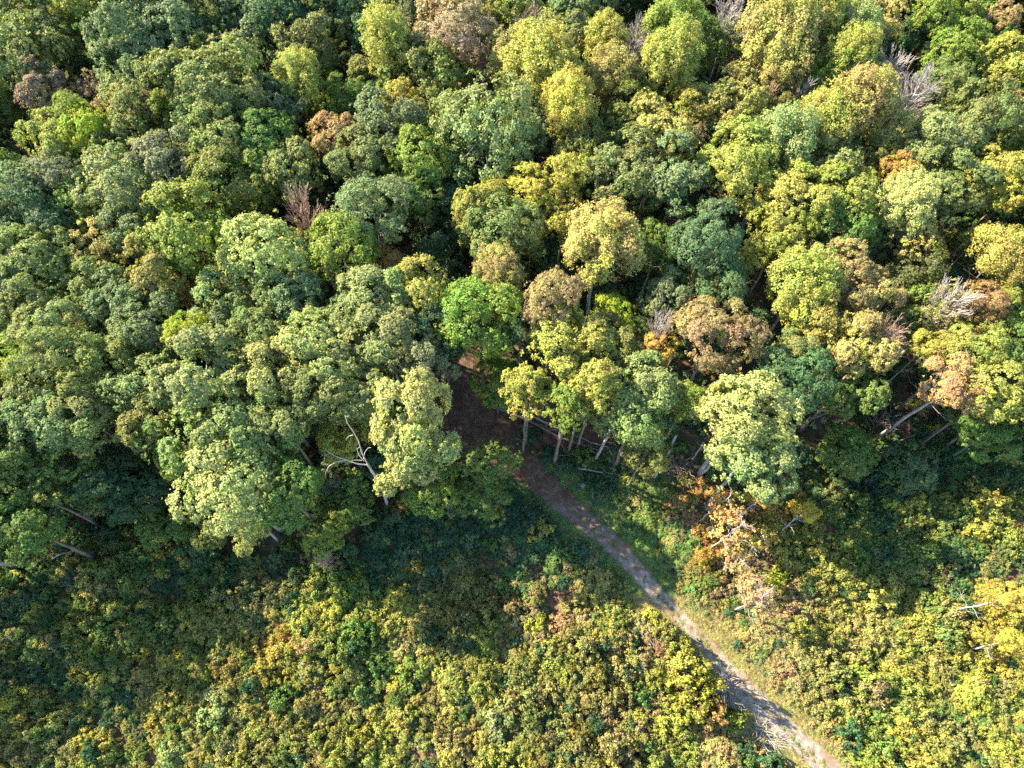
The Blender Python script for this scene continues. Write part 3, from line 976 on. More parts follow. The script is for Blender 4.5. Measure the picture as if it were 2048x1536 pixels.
def road_material(name, stops, scale, **kw):
    m = noise_material(name, stops, scale, **kw)
    N, L = m.node_tree.nodes, m.node_tree.links
    pb = [n for n in N if n.type == 'BSDF_PRINCIPLED'][0]
    src = pb.inputs['Base Color'].links[0].from_socket
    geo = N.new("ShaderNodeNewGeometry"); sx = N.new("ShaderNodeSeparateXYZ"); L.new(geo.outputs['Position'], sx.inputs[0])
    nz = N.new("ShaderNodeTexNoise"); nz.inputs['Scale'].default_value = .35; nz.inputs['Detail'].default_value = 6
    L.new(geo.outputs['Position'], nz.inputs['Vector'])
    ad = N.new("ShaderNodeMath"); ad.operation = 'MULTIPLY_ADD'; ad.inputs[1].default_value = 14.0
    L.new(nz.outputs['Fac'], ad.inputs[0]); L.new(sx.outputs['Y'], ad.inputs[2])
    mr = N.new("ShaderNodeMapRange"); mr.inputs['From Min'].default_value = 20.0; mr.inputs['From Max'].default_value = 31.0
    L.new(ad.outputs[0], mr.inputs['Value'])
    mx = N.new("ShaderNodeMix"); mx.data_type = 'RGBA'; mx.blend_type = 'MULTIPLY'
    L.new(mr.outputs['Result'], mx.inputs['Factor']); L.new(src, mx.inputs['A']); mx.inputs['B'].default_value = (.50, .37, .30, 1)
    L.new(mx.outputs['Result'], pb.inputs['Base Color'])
    return m
M_VERGE = road_material("dry_verge_soil", [(0.3, (.14, .085, .05)), (0.5, (.30, .20, .125)), (0.7, (.40, .29, .19))], (2.2, 'W'), detail=8, bump=.5, bscale=12)
M_ROAD = road_material("gravel_track", [(0.30, (.12, .095, .075)), (0.48, (.20, .168, .140)), (0.60, (.27, .235, .200)), (0.72, (.37, .335, .295))], (1.9, 'W'), detail=12, bump=.7, bscale=16, second=(.55, (.17, .115, .080), .50, .64), dist=.05)
vo, _, _ = road_mesh('track_verge', .45, 0.03, M_VERGE, 3, .22)
vo['label'] = 'bare tan soil along the dirt track'
ro, ROAD_PTS, ROAD_W = road_mesh('dirt_track', 0.12, 0.075, M_ROAD, 5, .30)
ro['label'] = 'narrow gravel and dirt track curving out of the woods'

RP = np.array([[p.x, p.y] for p in ROAD_PTS]); RW = np.array(ROAD_W)
def road_dist(x, y):
    d = np.hypot(RP[:, 0] - x, RP[:, 1] - y)
    i = int(d.argmin())
    return d[i] - RW[i], i

# grey clearing by the right edge
M_CLEAR = noise_material("grey_gravel", [(0.35, (.13, .12, .12)), (0.65, (.22, .20, .19))], (1.5, 'W'), detail=8, bump=.4)
cv = [W(px, py, 0) + Vector((0, 0, .05)) for px, py in ((1960, 560), (2000, 545), (2048, 520), (2100, 505), (2110, 600), (2060, 620), (2020, 612), (1975, 600))]
co_ = link('clearing', new_mesh('clearing', cv, [tuple(range(8))], M_CLEAR)); co_['kind'] = 'structure'; co_['label'] = 'grey gravel clearing by the right edge'

# ---------------------------------------------------------------- scrub: where it grows and of what colour
EDGE = [(-400, 1010), (0, 1080), (300, 1100), (560, 1120), (690, 1125), (800, 1040), (960, 985), (1020, 930), (1100, 900), (1300, 950), (1420, 955), (1560, 985), (1680, 900), (1760, 880), (1900, 860), (2048, 850), (2500, 800)]
def edge_y(px):
    for (a, b), (c, d) in zip(EDGE, EDGE[1:]):
        if a <= px <= c:
            return b + (d - b) * (px - a) / (c - a)
    return EDGE[0][1] if px < EDGE[0][0] else EDGE[-1][1]

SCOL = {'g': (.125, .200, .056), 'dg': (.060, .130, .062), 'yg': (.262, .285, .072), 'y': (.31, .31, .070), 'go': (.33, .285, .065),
        'or': (.37, .22, .075), 'st': (.32, .295, .12), 'ss': (.255, .260, .100), 'ol': (.205, .205, .062), 'tn': (.31, .235, .135), 'pk': (.29, .215, .15), 'lg': (.165, .265, .070)}
SPOTS = [(60, 1150, 'dg'), (200, 1140, 'g'), (195, 1165, 'st'), (100, 1300, 'dg'), (300, 1250, 'g'), (160, 1220, 'g'), (150, 1260, 'yg'), (230, 1340, 'yg'), (330, 1330, 'y'), (0, 1500, 'ss'),
         (150, 1500, 'ss'), (60, 1440, 'ol'), (400, 1250, 'yg'), (250, 1400, 'dg'), (190, 1480, 'y'), (450, 1400, 'ss'), (330, 1400, 'yg'), (550, 1310, 'go'), (620, 1220, 'yg'), (500, 1180, 'ss'), (450, 1130, 'g'),
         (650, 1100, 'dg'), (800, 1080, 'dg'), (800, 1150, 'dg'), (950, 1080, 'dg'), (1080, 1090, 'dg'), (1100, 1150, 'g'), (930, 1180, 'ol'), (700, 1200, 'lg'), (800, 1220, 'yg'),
         (850, 1260, 'st'), (700, 1330, 'g'), (620, 1290, 'yg'), (1000, 1350, 'yg'), (930, 1290, 'ol'), (1150, 1300, 'yg'), (1220, 1230, 'yg'), (1120, 1210, 'tn'), (1250, 1270, 'st'), (1300, 1280, 'pk'), (1300, 1350, 'yg'),
         (1200, 1400, 'ol'), (1245, 1420, 'tn'), (1390, 1330, 'y'), (1400, 1370, 'go'), (1380, 1450, 'yg'), (700, 1480, 'yg'), (650, 1420, 'ss'), (850, 1420, 'yg'), (900, 1500, 'st'), (1000, 1500, 'yg'), (1070, 1430, 'ss'),
         (1120, 1500, 'ol'), (1250, 1500, 'ss'), (1330, 1500, 'yg'), (1420, 1430, 'tn'), (1480, 1520, 'st'), (1470, 1110, 'st'), (1440, 1060, 'or'), (1400, 1030, 'or'), (1500, 1000, 'go'), (1425, 1085, 'or'), (1460, 1140, 'pk'), (1500, 1060, 'or'), (1520, 1120, 'tn'), (1390, 1055, 'pk'), (1540, 1150, 'pk'),
         (1530, 1010, 'or'), (1600, 1030, 'go'), (1600, 1110, 'yg'), (1660, 1160, 'yg'), (1560, 1190, 'tn'), (1490, 1170, 'tn'), (1620, 1200, 'st'), (1550, 1280, 'ss'), (1500, 1260, 'st'), (1650, 1250, 'yg'), (1700, 1060, 'g'),
         (1800, 1020, 'dg'), (1750, 1000, 'dg'), (1830, 1050, 'yg'), (1950, 980, 'g'), (1990, 1040, 'yg'), (1900, 1100, 'g'), (1780, 1130, 'g'), (1800, 1190, 'yg'), (1900, 1170, 'dg'), (2020, 1130, 'dg'), (1990, 1200, 'go'), (2020, 1280, 'go'),
         (1880, 1260, 'yg'), (1720, 1290, 'st'), (1780, 1330, 'yg'), (1700, 1400, 'yg'), (1850, 1400, 'yg'), (1760, 1440, 'lg'), (2000, 1450, 'yg'), (1900, 1480, 'ss'), (1620, 1370, 'ss'), (1540, 1360, 'tn'), (1640, 1440, 'st'), (1800, 1500, 'y'),
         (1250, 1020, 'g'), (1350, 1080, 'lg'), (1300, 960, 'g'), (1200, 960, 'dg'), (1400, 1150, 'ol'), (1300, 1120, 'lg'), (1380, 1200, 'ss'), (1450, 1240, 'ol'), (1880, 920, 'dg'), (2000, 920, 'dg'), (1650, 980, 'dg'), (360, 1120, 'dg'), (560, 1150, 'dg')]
def scrub_colour(px, py, r):
    ws = []
    for a, b, c in SPOTS:
        d = (px - a) ** 2 + (py - b) ** 2
        ws.append((d * r.uniform(.55, 1.5), c))
    ws.sort()
    c1, c2 = SCOL[ws[0][1]], SCOL[ws[1][1]]
    k = r.uniform(0, .5)
    c = tuple(c1[i] * (1 - k) + c2[i] * k for i in range(3))
    u = r.random()
    if u < .03: c = SCOL['y']
    elif u < .04: c = SCOL['tn']
    elif u < .12: c = SCOL['g']
    elif u < .18: c = SCOL['dg']
    elif u < .27: c = SCOL['ss']
    return jitter(c, r, .20)

def low_zone(px, py):
    """How tall the growth is: 0 low herbs, 1 full scrub."""
    if 690 < px < 1230 and py < 1165 and py > 960: return .42
    if 1080 < px < 1400 and py < 1230: return .36
    if px > 1380 and px < 1540 and 1200 < py < 1480: return .40
    return 1.0

BUSH = [new_mesh("scrub_bush", *[q for q in bush_cloud(s, puffs=p, leaves=n, lsize=l)[:2]], M_LEAF_I, bush_cloud(s, puffs=p, leaves=n, lsize=l)[2]) for s, p, n, l in
        ((71, 30, 3400, .085), (72, 24, 2900, .095), (73, 36, 3800, .078), (74, 16, 2000, .115), (75, 28, 3200, .088))]
TUFT = [new_mesh("grass_tuft", *tuft_cloud(s)[:2], M_LEAF_I, tuft_cloud(s)[2]) for s in (81, 82)]

scrub, herbs, grass = [], [], []
r = random.Random(99)
BARE_SOIL = [(1120, 1205, 26), (1160, 1222, 16), (1245, 1405, 22), (1410, 1010, 26), (1395, 985, 20)]
y = -40.0
while y < 46:
    x = -85.0
    while x < 85:
        X, Y = x + r.uniform(-.5, .5), y + r.uniform(-.5, .5)
        x += .80
        px, py = project(X, Y, 0)
        ey = edge_y(px)
        if py < ey - 8:
            continue
        near = -300 < px < 2350 and py < 1700
        if not near and r.random() < .65:
            continue
        d, i = road_dist(X, Y)
        if d < .35:
            if -.35 < d and r.random() < .30 and py > 900:
                s = r.uniform(.22, .42); herbs.append((X, Y, 0, s, s * .6, r.uniform(0, 6.28), r.randrange(5), scrub_colour(px, py, r)))
            continue
        if any((px - a) ** 2 + (py - b) ** 2 < c * c for a, b, c in BARE_SOIL) and r.random() < .8:
            continue
        h = low_zone(px, py)
        c = scrub_colour(px, py, r)
        ext = 1.0 if near else 1.7
        if h < .9:
            s = r.uniform(.45, 1.0)
            if d < 1.0: s *= .6
            if r.random() < .12: s *= 1.6
            herbs.append((X, Y, -.1, s * ext, s * h * r.uniform(1.2, 3.2), r.uniform(0, 6.28), r.randrange(5), c))
        else:
            if d < 1.6 and r.random() < .6:
                s = r.uniform(.35, .6)
                herbs.append((X, Y, -.1, s, s * .7, r.uniform(0, 6.28), r.randrange(5), c)); continue
            k = math.sin(X * .35 + math.sin(Y * .3) * 2) * math.cos(Y * .4 + X * .13)
            s = r.uniform(.50, 1.25) * (1 + .30 * k)
            if d < s: s = max(.35, d * .9)
            if r.random() < .10: continue
            scrub.append((X, Y, -.1, s * ext, s * r.uniform(.9, 2.0) * (1 + .35 * k), r.uniform(0, 6.28), r.randrange(5), c))
    y += .80
# weeds along the strip between the wheel lines
for i in range(0, len(ROAD_PTS)):
    p = ROAD_PTS[i]
    if p.y < 30:
        for k in range(2):
            if r.random() < .55:
                s = r.uniform(.12, .28)
                herbs.append((p.x + r.uniform(-.35, .35), p.y + r.uniform(-.35, .35), .08, s, s * .5, r.uniform(0, 6.28), r.randrange(5), jitter(SCOL[r.choice(('ol', 'tn', 'ss', 'g'))], r, .2)))
mass('scrub_undergrowth', 'tangled yellow-green scrub and saplings covering the cleared slope', 'undergrowth', BUSH, scrub)
mass('low_herbs', 'low dark green herbs along the shaded verge of the track', 'ground cover', BUSH, herbs)
# dry grass along the track
for i in range(len(ROAD_PTS)):
    for side in (-1, 1):
        for k in range(16):
            p = ROAD_PTS[i]
            dd = ROAD_PTS[min(i + 1, len(ROAD_PTS) - 1)] - ROAD_PTS[max(0, i - 1)]
            dd.normalize()
            n = Vector((-dd.y, dd.x, 0)) * side
            off = ROAD_W[i] + (-.35 + 2.3 * r.random() ** 1.3)
            q = p + n * off + dd * r.uniform(-.3, .3)
            px, py = project(q.x, q.y, 0)
            if py < 930: continue
            dry = py > 1190
            c = SCOL[r.choice(('tn', 'st', 'st', 'ss'))] if dry else SCOL[r.choice(('g', 'lg', 'dg', 'ss'))]
            if side < 0 and py > 1150 or r.random() < .7:
                grass.append((q.x, q.y, 0, r.uniform(.25, .5), r.uniform(.2, .5), r.uniform(0, 6.28), r.randrange(2), jitter(c, r, .2)))
for k in range(1800):     # tan tussocks on the strip east of the track, green blades further up
    px, py = r.uniform(1150, 1640), r.uniform(960, 1500)
    q = W(px, py, 0)
    d, i = road_dist(q.x, q.y)
    if .2 < d < 5.5 and q.x > ROAD_PTS[i].x:
        c = SCOL[r.choice(('tn', 'st', 'st', 'ss'))] if py > 1215 else SCOL[r.choice(('g', 'lg', 'dg', 'ol'))]
        grass.append((q.x, q.y, 0, r.uniform(.35, .6), r.uniform(.35, .8), r.uniform(0, 6.28), r.randrange(2), jitter(c, r, .2)))
# loose stones on the track
def pebble_mesh():
    vs, fs = [], []
    rr = random.Random(3)
    for k in range(7):
        c = Vector((rr.uniform(-.5, .5), rr.uniform(-.5, .5), 0)); q = rr.uniform(.05, .13); b = len(vs)
        for j in range(6):
            a = j * 1.047
            vs.append(c + Vector((math.cos(a) * q * rr.uniform(.7, 1.2), math.sin(a) * q * rr.uniform(.7, 1.2), 0)))
        vs.append(c + Vector((0, 0, q * .7)))
        fs += [(b + j, b + (j + 1) % 6, b + 6) for j in range(6)]
    return new_mesh("loose_stones", vs, fs, M_PEBBLE)
stones = []
for k in range(380):
    i = r.randrange(len(ROAD_PTS)); p = ROAD_PTS[i]; dd = ROAD_PTS[min(i + 1, len(ROAD_PTS) - 1)] - ROAD_PTS[max(0, i - 1)]; dd.normalize()
    q = p + Vector((-dd.y, dd.x, 0)) * ROAD_W[i] * r.uniform(-.98, .98) + dd * r.uniform(-.4, .4)
    sc_ = r.uniform(.3, .75)
    stones.append((q.x, q.y, .11, sc_, sc_, r.uniform(0, 6.28), 0, (.3, .3, .3)))
mass('track_gravel', 'loose stones scattered along the dirt track', 'gravel', [pebble_mesh()], stones)
mass('verge_grass', 'dry tan and green grass tufts edging the dirt track', 'grass', TUFT, grass)

# undergrowth beneath the wood
under = []
y = 8.0
while y < 125:
    x = -110.0
    while x < 110:
        X, Y = x + r.uniform(-.9, .9), y + r.uniform(-.9, .9)
        x += 1.9
        px, py = project(X, Y, 0)
        if py > edge_y(px) + 6 or r.random() < (.08 if py > edge_y(px) - 150 and px < 800 else .22): continue
        d, i = road_dist(X, Y)
        if d < 1.2: continue
        if 985 < px < 1330 and 800 < py < 940 and r.random() < .6: continue
        if 880 < px < 1000 and 680 < py < 840: continue
        u = r.random()
        c = COL['deep'] if u < .4 else COL['teal'] if u < .65 else COL['green'] if u < .85 else COL['olive'] if u < .95 else COL['ygreen']
        s = r.uniform(.7, 1.6)
        z = 0
        if r.random() < .30:
            s = r.uniform(1.4, 2.4); z = r.uniform(1.5, 6.5)
        front = py > edge_y(px) - 70
        if front: z = min(z, 1.0); s = min(s, 1.3)
        under.append((X, Y, z - .1, s, s * r.uniform(.8, 1.4), r.uniform(0, 6.28), r.randrange(5), jitter(c, r, .25)))
    y += 1.9
mass('forest_undergrowth', 'shady bushes and young trees under the woodland canopy', 'undergrowth', BUSH, under)

# the wood goes on beyond the picture
FAR = [me.copy() for me in (CROWNS['oak'][0], CROWNS['oak'][1], CROWNS['fine'][0], CROWNS['plume'][0])]
for me in FAR:
    me.materials.clear(); me.materials.append(M_LEAF_I)
wood = []
y = -45.0
while y < 190:
    x = -170.0
    while x < 170:
        X, Y = x + r.uniform(-2, 2), y + r.uniform(-2, 2)
        x += 6.2
        z = r.uniform(14, 18.5)
        R = r.uniform(3.0, 4.3)
        px, py = project(X, Y, z)
        gx, gy = project(X, Y, 0)
        if Y < 10 and X > 0: continue
        mpx = R / max(20, (Y * ST - (z - CAM_H) * CT)) * FPX
        if -mpx * .9 < px < 2048 + mpx * .9 and -mpx * .9 < py < 1536 + mpx * 1.1: continue
        if Y < 10 and X < 0:
            if not (X < -64 and Y > 3): continue
        if Y >= 10 and Y < 24 and X > 0 and gy > edge_y(gx): continue
        c = COL[r.choice(('sage', 'sage', 'teal', 'tealsage', 'olive', 'green', 'ygreen', 'straw', 'palesage'))]
        wood.append((X, Y, z, R, R, r.uniform(0, 6.28), r.randrange(4), jitter(c, r, .15)))
    y += 6.2
mass('surrounding_forest', 'mixed green and yellow forest that surrounds the view on all sides', 'forest', FAR, wood)
# ---------------------------------------------------------------- standing snags, fallen logs, brush
def snag(name, label, base, tip, r0, mat, seed, twigs=10, cat='dead tree', group=None, tl=1.6, t0=.35, taper=.75):
    h = stand_height(base, tip)
    b, q = W(*base), W(tip[0], tip[1], h)
    r = random.Random(seed)
    t = thing(name, label, cat, b, 0, group)
    T, B = Tubes(), Tubes()
    pts = bent((0, 0, -.2), q - b, r, 7, .018)
    rad = [r0 * (1 - taper * i / 7) for i in range(8)]
    T.add(pts, rad, 8)
    o = link('trunk', T.mesh('snag_trunk', mat), t)
    for k in range(twigs):
        f = t0 + (1 - t0) * (k + .5) / twigs
        i = min(6, int(f * 7)); p = pts[i].lerp(pts[i + 1], f * 7 - i)
        a = k * 2.4 + r.uniform(-.5, .5)
        L_ = tl * r.uniform(.5, 1.1) * (1.2 - .5 * f)
        e = p + Vector((math.cos(a) * L_, math.sin(a) * L_, r.uniform(.1, .9) * L_))
        lp = bent(p, e, r, 4, .12)
        B.add(lp, [.028, .025, .022, .018, .013], 4, cap=False)
        for m in range(3):
            s = lp[1 + m]
            e2 = s + Vector((math.cos(a + r.uniform(-1.2, 1.2)), math.sin(a + r.uniform(-1.2, 1.2)), r.uniform(0, .8))) * L_ * .45
            B.add(bent(s, e2, r, 3, .2), [.017, .014, .012, .010], 3, cap=False)
    if twigs:
        link('branches', B.mesh('snag_branches', mat), t)
    return t, h, b, q

def foliage_on(t, mesh, pos, R, col, zs=1.0, name='crown', r=rnd):
    o = link(name, mesh, t)
    o.location = Vector(pos) - t.location
    o.scale = (R, R, R * zs)
    o.rotation_euler = (0, 0, r.uniform(0, 6.28))
    o.color = (*col, 1)
    return o

# pines' visible bare stems and the edge trees' trunks
for nm, lb, base, tip, r0, mat in (
        ('standing_trunk', 'slim bare trunk at the mouth of the track, foot on the verge', (1046, 905), (1051, 815), .17, M_PINEBARK),
        ('standing_trunk', 'long bare trunk rising from the verge, foot lowest of the pines', (1109, 926), (1126, 838), .20, M_PINEBARK),
        ('standing_trunk', 'short visible trunk behind the fallen poles', (1138, 902), (1152, 850), .19, M_PINEBARK),
        ('standing_trunk', 'pale trunk half hidden by the sage tree on the forest edge', (1190, 920), (1226, 850), .19, M_PALEBARK),
        ('standing_trunk', 'long tilted trunk beside the brush pile', (1306, 958), (1352, 872), .20, M_PALEBARK),
        ('standing_trunk', 'thin pale trunk left of the thick white one', (1382, 922), (1408, 884), .10, M_PALEBARK),
        ('standing_trunk', 'thick whitish trunk under the large cream-sage tree', (1400, 952), (1448, 898), .19, M_PALEBARK),
        ('standing_trunk', 'pale trunk leaning out over the left edge, lower one', (40, 1134), (-60, 1112), .26, M_PALEBARK),
        ('standing_trunk', 'grey trunk crossing the left edge, upper one', (32, 990), (-50, 945), .22, M_PINEBARK)):
    snag(nm, lb, base, tip, r0, mat, int(base[0]), twigs=3, cat='trunk', group='bare stems along the forest edge', tl=1.2, t0=.5, taper=.35)

# tall leaning tree with the tan-orange crown
t, h, b, q = snag('leaning_tree', 'tall tree with long bare trunk and tan-orange crown at the right', (1748, 880), (1882, 786), .23, M_PALEBARK, 5, twigs=9, cat='tree', tl=3.0, t0=.8, taper=.45)
pc = W(1908, 758, h + 2.2)
rl = random.Random(4)
foliage_on(t, CROWNS['oak'][2], pc, 64 * depth_at(1908, 758, h + 2) / FPX, (.36, .25, .12), .7)
foliage_on(t, CROWNS['sparse'][0], W(1935, 790, h + 1.5), 44 * depth_at(1908, 758, h + 2) / FPX, (.34, .22, .10), .7)

# forked bare tree left of the track, built from its own limbs
def limb_tree():
    base = W(776, 1018)
    t = thing('forked_dead_tree', 'forked grey dead tree with curling bare limbs left of the track', 'dead tree', base)
    def P(px, py, z): return W(px, py, z) - base
    hf = stand_height((776, 1018), (735, 928))
    T = Tubes()
    T.add([Vector((0, 0, -.2)), P(768, 985, hf * .35), P(752, 955, hf * .7), P(735, 928, hf)], [.19, .165, .14, .12], 8)
    link('trunk', T.mesh('forked_trunk', M_DEAD), t)
    for k, (pts, rr) in enumerate((
            ([(735, 928, hf), (724, 905, hf + 1.4), (717, 882, hf + 3), (706, 862, hf + 4.2), (694, 845, hf + 5), (690, 830, hf + 5.6)], .10),
            ([(735, 930, hf), (715, 928, hf + .3), (692, 920, hf + .9), (670, 912, hf + 1.3), (655, 903, hf + 1.6)], .10),
            ([(692, 921, hf + .9), (672, 924, hf + .8), (658, 932, hf + .6), (651, 945, hf + .3), (652, 958, hf)], .06),
            ([(728, 922, hf + .4), (718, 910, hf + .9), (714, 898, hf + 1.2), (720, 893, hf + 1.5)], .07),
            ([(727, 918, hf + .6), (730, 904, hf + 1.2), (736, 896, hf + 1.4), (742, 895, hf + 1.5)], .06),
            ([(706, 870, hf + 4), (698, 872, hf + 4), (692, 879, hf + 3.9)], .05),
            ([(724, 921, hf + .6), (712, 920, hf + .7), (704, 921, hf + .8)], .045),
            ([(660, 906, hf + 1.6), (650, 912, hf + 1.4), (647, 930, hf + 1)], .04))):
        L_ = Tubes(); n = len(pts)
        L_.add([P(*p) for p in pts], [rr * .75 * (1 - .65 * i / (n - 1)) for i in range(n)], 6, cap=False)
        link('limb', L_.mesh('dead_limb', M_DEAD), t)
limb_tree()

def log_thing(name, label, pts, r0, mat, seed, group=None, stubs=3):
    P = [W(*p) for p in pts]
    t = thing(name, label, 'fallen log', P[0], 0, group)
    r = random.Random(seed)
    T, S = Tubes(), Tubes()
    n = len(P)
    Q = [p - P[0] for p in P]
    full = []
    for i in range(n - 1):
        full += bent(Q[i], Q[i + 1], r, 4, .03)[:-1]
    full.append(Q[-1])
    m = len(full)
    T.add(full, [r0 * (1 - .6 * i / (m - 1)) for i in range(m)], 8)
    link('log', T.mesh('log', mat), t)
    for k in range(stubs):
        p = full[int(m * (k + 1) / (stubs + 1))]
        e = p + Vector((r.uniform(-1, 1), r.uniform(-1, 1), r.uniform(.2, .8))) * r.uniform(.6, 1.3)
        S.add(bent(p, e, r, 3, .2), [.05, .04, .03, .02], 4, cap=False)
    if stubs:
        link('side_branches', S.mesh('stubs', mat), t)

log_thing('fallen_log', 'long fallen trunk lying behind the pine stems', [(985, 812, .5), (1060, 842, .7), (1124, 876, .8), (1196, 900, .6)], .19, M_PINEBARK, 1, 'fallen poles behind the pines')
log_thing('fallen_log', 'fallen pole close behind the long trunk, reaching further right', [(1052, 828, .8), (1120, 858, .9), (1180, 884, .9), (1262, 905, .5)], .13, M_PALEBARK, 2, 'fallen poles behind the pines')
log_thing('fallen_log', 'thin fallen pole crossing behind the second pine', [(1090, 850, .6), (1122, 884, .4), (1130, 905, .3)], .08, M_PINEBARK, 3, 'fallen poles behind the pines', 1)
log_thing('fallen_log', 'short fallen pole between the second and third pine stems', [(1118, 858, 1), (1170, 892, .5), (1205, 915, .3)], .08, M_PALEBARK, 4, 'fallen poles behind the pines', 1)
log_thing('fallen_log', 'bleached curved log lying on the shaded verge east of the track', [(1157, 937, .3), (1200, 944, .3), (1248, 950, .4), (1290, 962, .3)], .11, M_PALEBARK, 5, None, 2)
log_thing('fallen_log', 'short branch log at the foot of the second pine', [(1116, 912, .2), (1150, 908, .3)], .08, M_PINEBARK, 6, None, 1)
log_thing('fallen_log', 'pale fallen limb in the dark shade at the lower left', [(104, 1118, .5), (124, 1107, .6), (152, 1102, .5)], .13, M_PALEBARK, 7, None, 1)
log_thing('fallen_log', 'grey log under the shaded trees at the left', [(168, 1030, .6), (188, 1040, .5), (206, 1052, .4)], .17, M_PALEBARK, 8, None, 1)
log_thing('fallen_log', 'long fallen trunk in the dark gap at the upper right, nearer one', [(1875, 520, .5), (1905, 490, 2.0), (1935, 462, 3.2), (1975, 428, 4.5)], .22, M_PINEBARK, 9, 'fallen trunks in the dark gap')
log_thing('fallen_log', 'long fallen trunk in the dark gap at the upper right, farther one', [(1832, 527, .5), (1862, 498, 1.6), (1898, 456, 3.2)], .18, M_PINEBARK, 10, 'fallen trunks in the dark gap')
log_thing('fallen_log', 'dark log below the golden tree at the right edge gap', [(1925, 585, .5), (1945, 572, .6), (1962, 562, .7)], .2, M_PINEBARK, 11)
log_thing('fallen_log', 'thin pale pole slanting through bushes right of the cream-sage tree', [(1590, 858, .6), (1625, 838, 1.6), (1680, 815, 2.5)], .09, M_PALEBARK, 12)
log_thing('fallen_log', 'thin tan pole on the ground below the tall leaning trunk', [(1720, 890, .5), (1790, 885, .5), (1830, 870, .6)], .08, M_PALEBARK, 13)
log_thing('leaning_limb', 'pale crooked limb rising through the thin shaded tree at the left', [(145, 1012, 2), (132, 1000, 4), (122, 980, 6), (106, 955, 8), (98, 935, 9)], .16, M_DEAD, 14)
log_thing('leaning_limb', 'white limb standing in the straw-brown tree near the top right', [(1572, 172, 8), (1583, 150, 10), (1592, 130, 12), (1600, 100, 13.5)], .16, M_DEAD, 15)

# brush piles and dead tangles
def tangle(name, label, spots, seed, mat, L0, cat='brush pile', n=60, rr=.035, h=1.0, group=None):
    base = W(*spots[0])
    t = thing(name, label, cat, base, 0, group)
    r = random.Random(seed)
    B, K = Tubes(), Tubes()
    for k in range(n):
        s = r.choice(spots)
        p = W(s[0] + r.uniform(-9, 9), s[1] + r.uniform(-7, 7)) - base + Vector((0, 0, r.uniform(0, .3) * h))
        a = r.uniform(0, 6.28)
        e = p + Vector((math.cos(a), math.sin(a), r.uniform(.05, .9) * h)) * L0 * r.uniform(.4, 1)
        lp = bent(p, e, r, 4, .25)
        (B if k % 6 == 0 else K).add(lp, [q * (2.0 if k % 6 == 0 else 1) for q in (rr, rr * .9, rr * .75, rr * .6, rr * .4)], 4, cap=False)
    link('sticks', B.mesh('sticks', mat), t)
    link('twigs', K.mesh('twigs', mat), t)
tangle('brush_pile', 'grey-brown heap of dead branches by the long tilted trunk', [(1340, 930), (1355, 938), (1330, 945), (1365, 925)], 1, M_PINEBARK, 2.0, n=110)
tangle('dead_branches', 'tangle of dead limbs in the dark hollow below the tan-orange tree', [(1765, 845), (1780, 855), (1740, 850), (1755, 870)], 2, M_PINEBARK, 2.4, n=90, h=1.5)
tangle('dead_bush', 'bleached curly dead bush overhanging the track from its west side', [(1446, 1372), (1440, 1366), (1450, 1380), (1444, 1360)], 3, M_DEAD, 1.9, 'dead bush', n=75, rr=.026, h=2.4)
tangle('dead_bush', 'string of bare pale twigs below the curly dead bush', [(1452, 1398), (1458, 1412), (1466, 1425), (1478, 1404)], 4, M_DEAD, 1.6, 'dead bush', n=50, rr=.026, h=1.8)
tangle('dead_bush', 'broad white heap of dead branches reaching onto the track', [(1520, 1460), (1535, 1470), (1510, 1482), (1540, 1485), (1525, 1445)], 5, M_DEAD, 2.3, 'dead bush', n=85, rr=.024, h=1.3)
tangle('dead_branches', 'bare twigs under the yellow-olive tree on the left slope', [(305, 905), (312, 912), (318, 900)], 6, M_DEADWARM, 1.8, n=40, h=2.5)
for k, (px, py, lb) in enumerate(((1290, 1268, 'pale dry bush among pinkish scrub near the middle of the track'), (1322, 1282, 'whitish dry bush just west of the sunlit bend'),
                                  (1165, 1350, 'lone greyish dry bush in the yellow scrub'), (1120, 1420, 'dead lilac-grey bush above the lower edge scrub'), (1270, 1335, 'small grey dead bush in the yellow scrub west of the track'),
                                  (635, 1375, 'grey-brown dry thicket in the lower left scrub'), (150, 1165, 'dry pinkish bush near the dark left edge'))):
    tangle('dry_bush', lb, [(px, py), (px + 8, py + 5), (px - 7, py - 4)], 20 + k, M_DEADWARM if k % 2 else M_DEAD, 1.1, 'dry bush', n=70, rr=.022, h=1.4, group='dry bushes in the scrub')

# snags standing in the scrub at the lower right
SN = [((1420, 1098), (1490, 1042), .13, 16, 2.0, 'white snag with many side twigs, the longest above the track'),
      ((1468, 1221), (1536, 1186), .14, 18, 1.9, 'bright white snag with a twiggy dead crown, nearest the track'),
      ((1395, 1044), (1462, 990), .09, 12, 1.3, 'thin grey snag at the top left of the orange scrub'),
      ((1470, 1038), (1518, 1000), .10, 8, 1.1, 'dark slim snag with an orange-leaved top'),
      ((1492, 1106), (1530, 1072), .09, 12, 1.4, 'grey snag in the middle of the orange scrub'),
      ((1555, 1068), (1606, 1026), .10, 9, 1.2, 'slim snag with a yellow-orange crown by the dark scrub'),
      ((1440, 1142), (1490, 1120), .09, 12, 1.4, 'low pale snag between the two white ones'),
      ((1885, 1229), (2010, 1196), .15, 8, 1.6, 'white birch-like stem with bright golden crown near the right edge'),
      ((1936, 1300), (2000, 1286), .14, 6, 1.5, 'white stem with golden leaves, lower of the two near the right edge')]
tops = {}
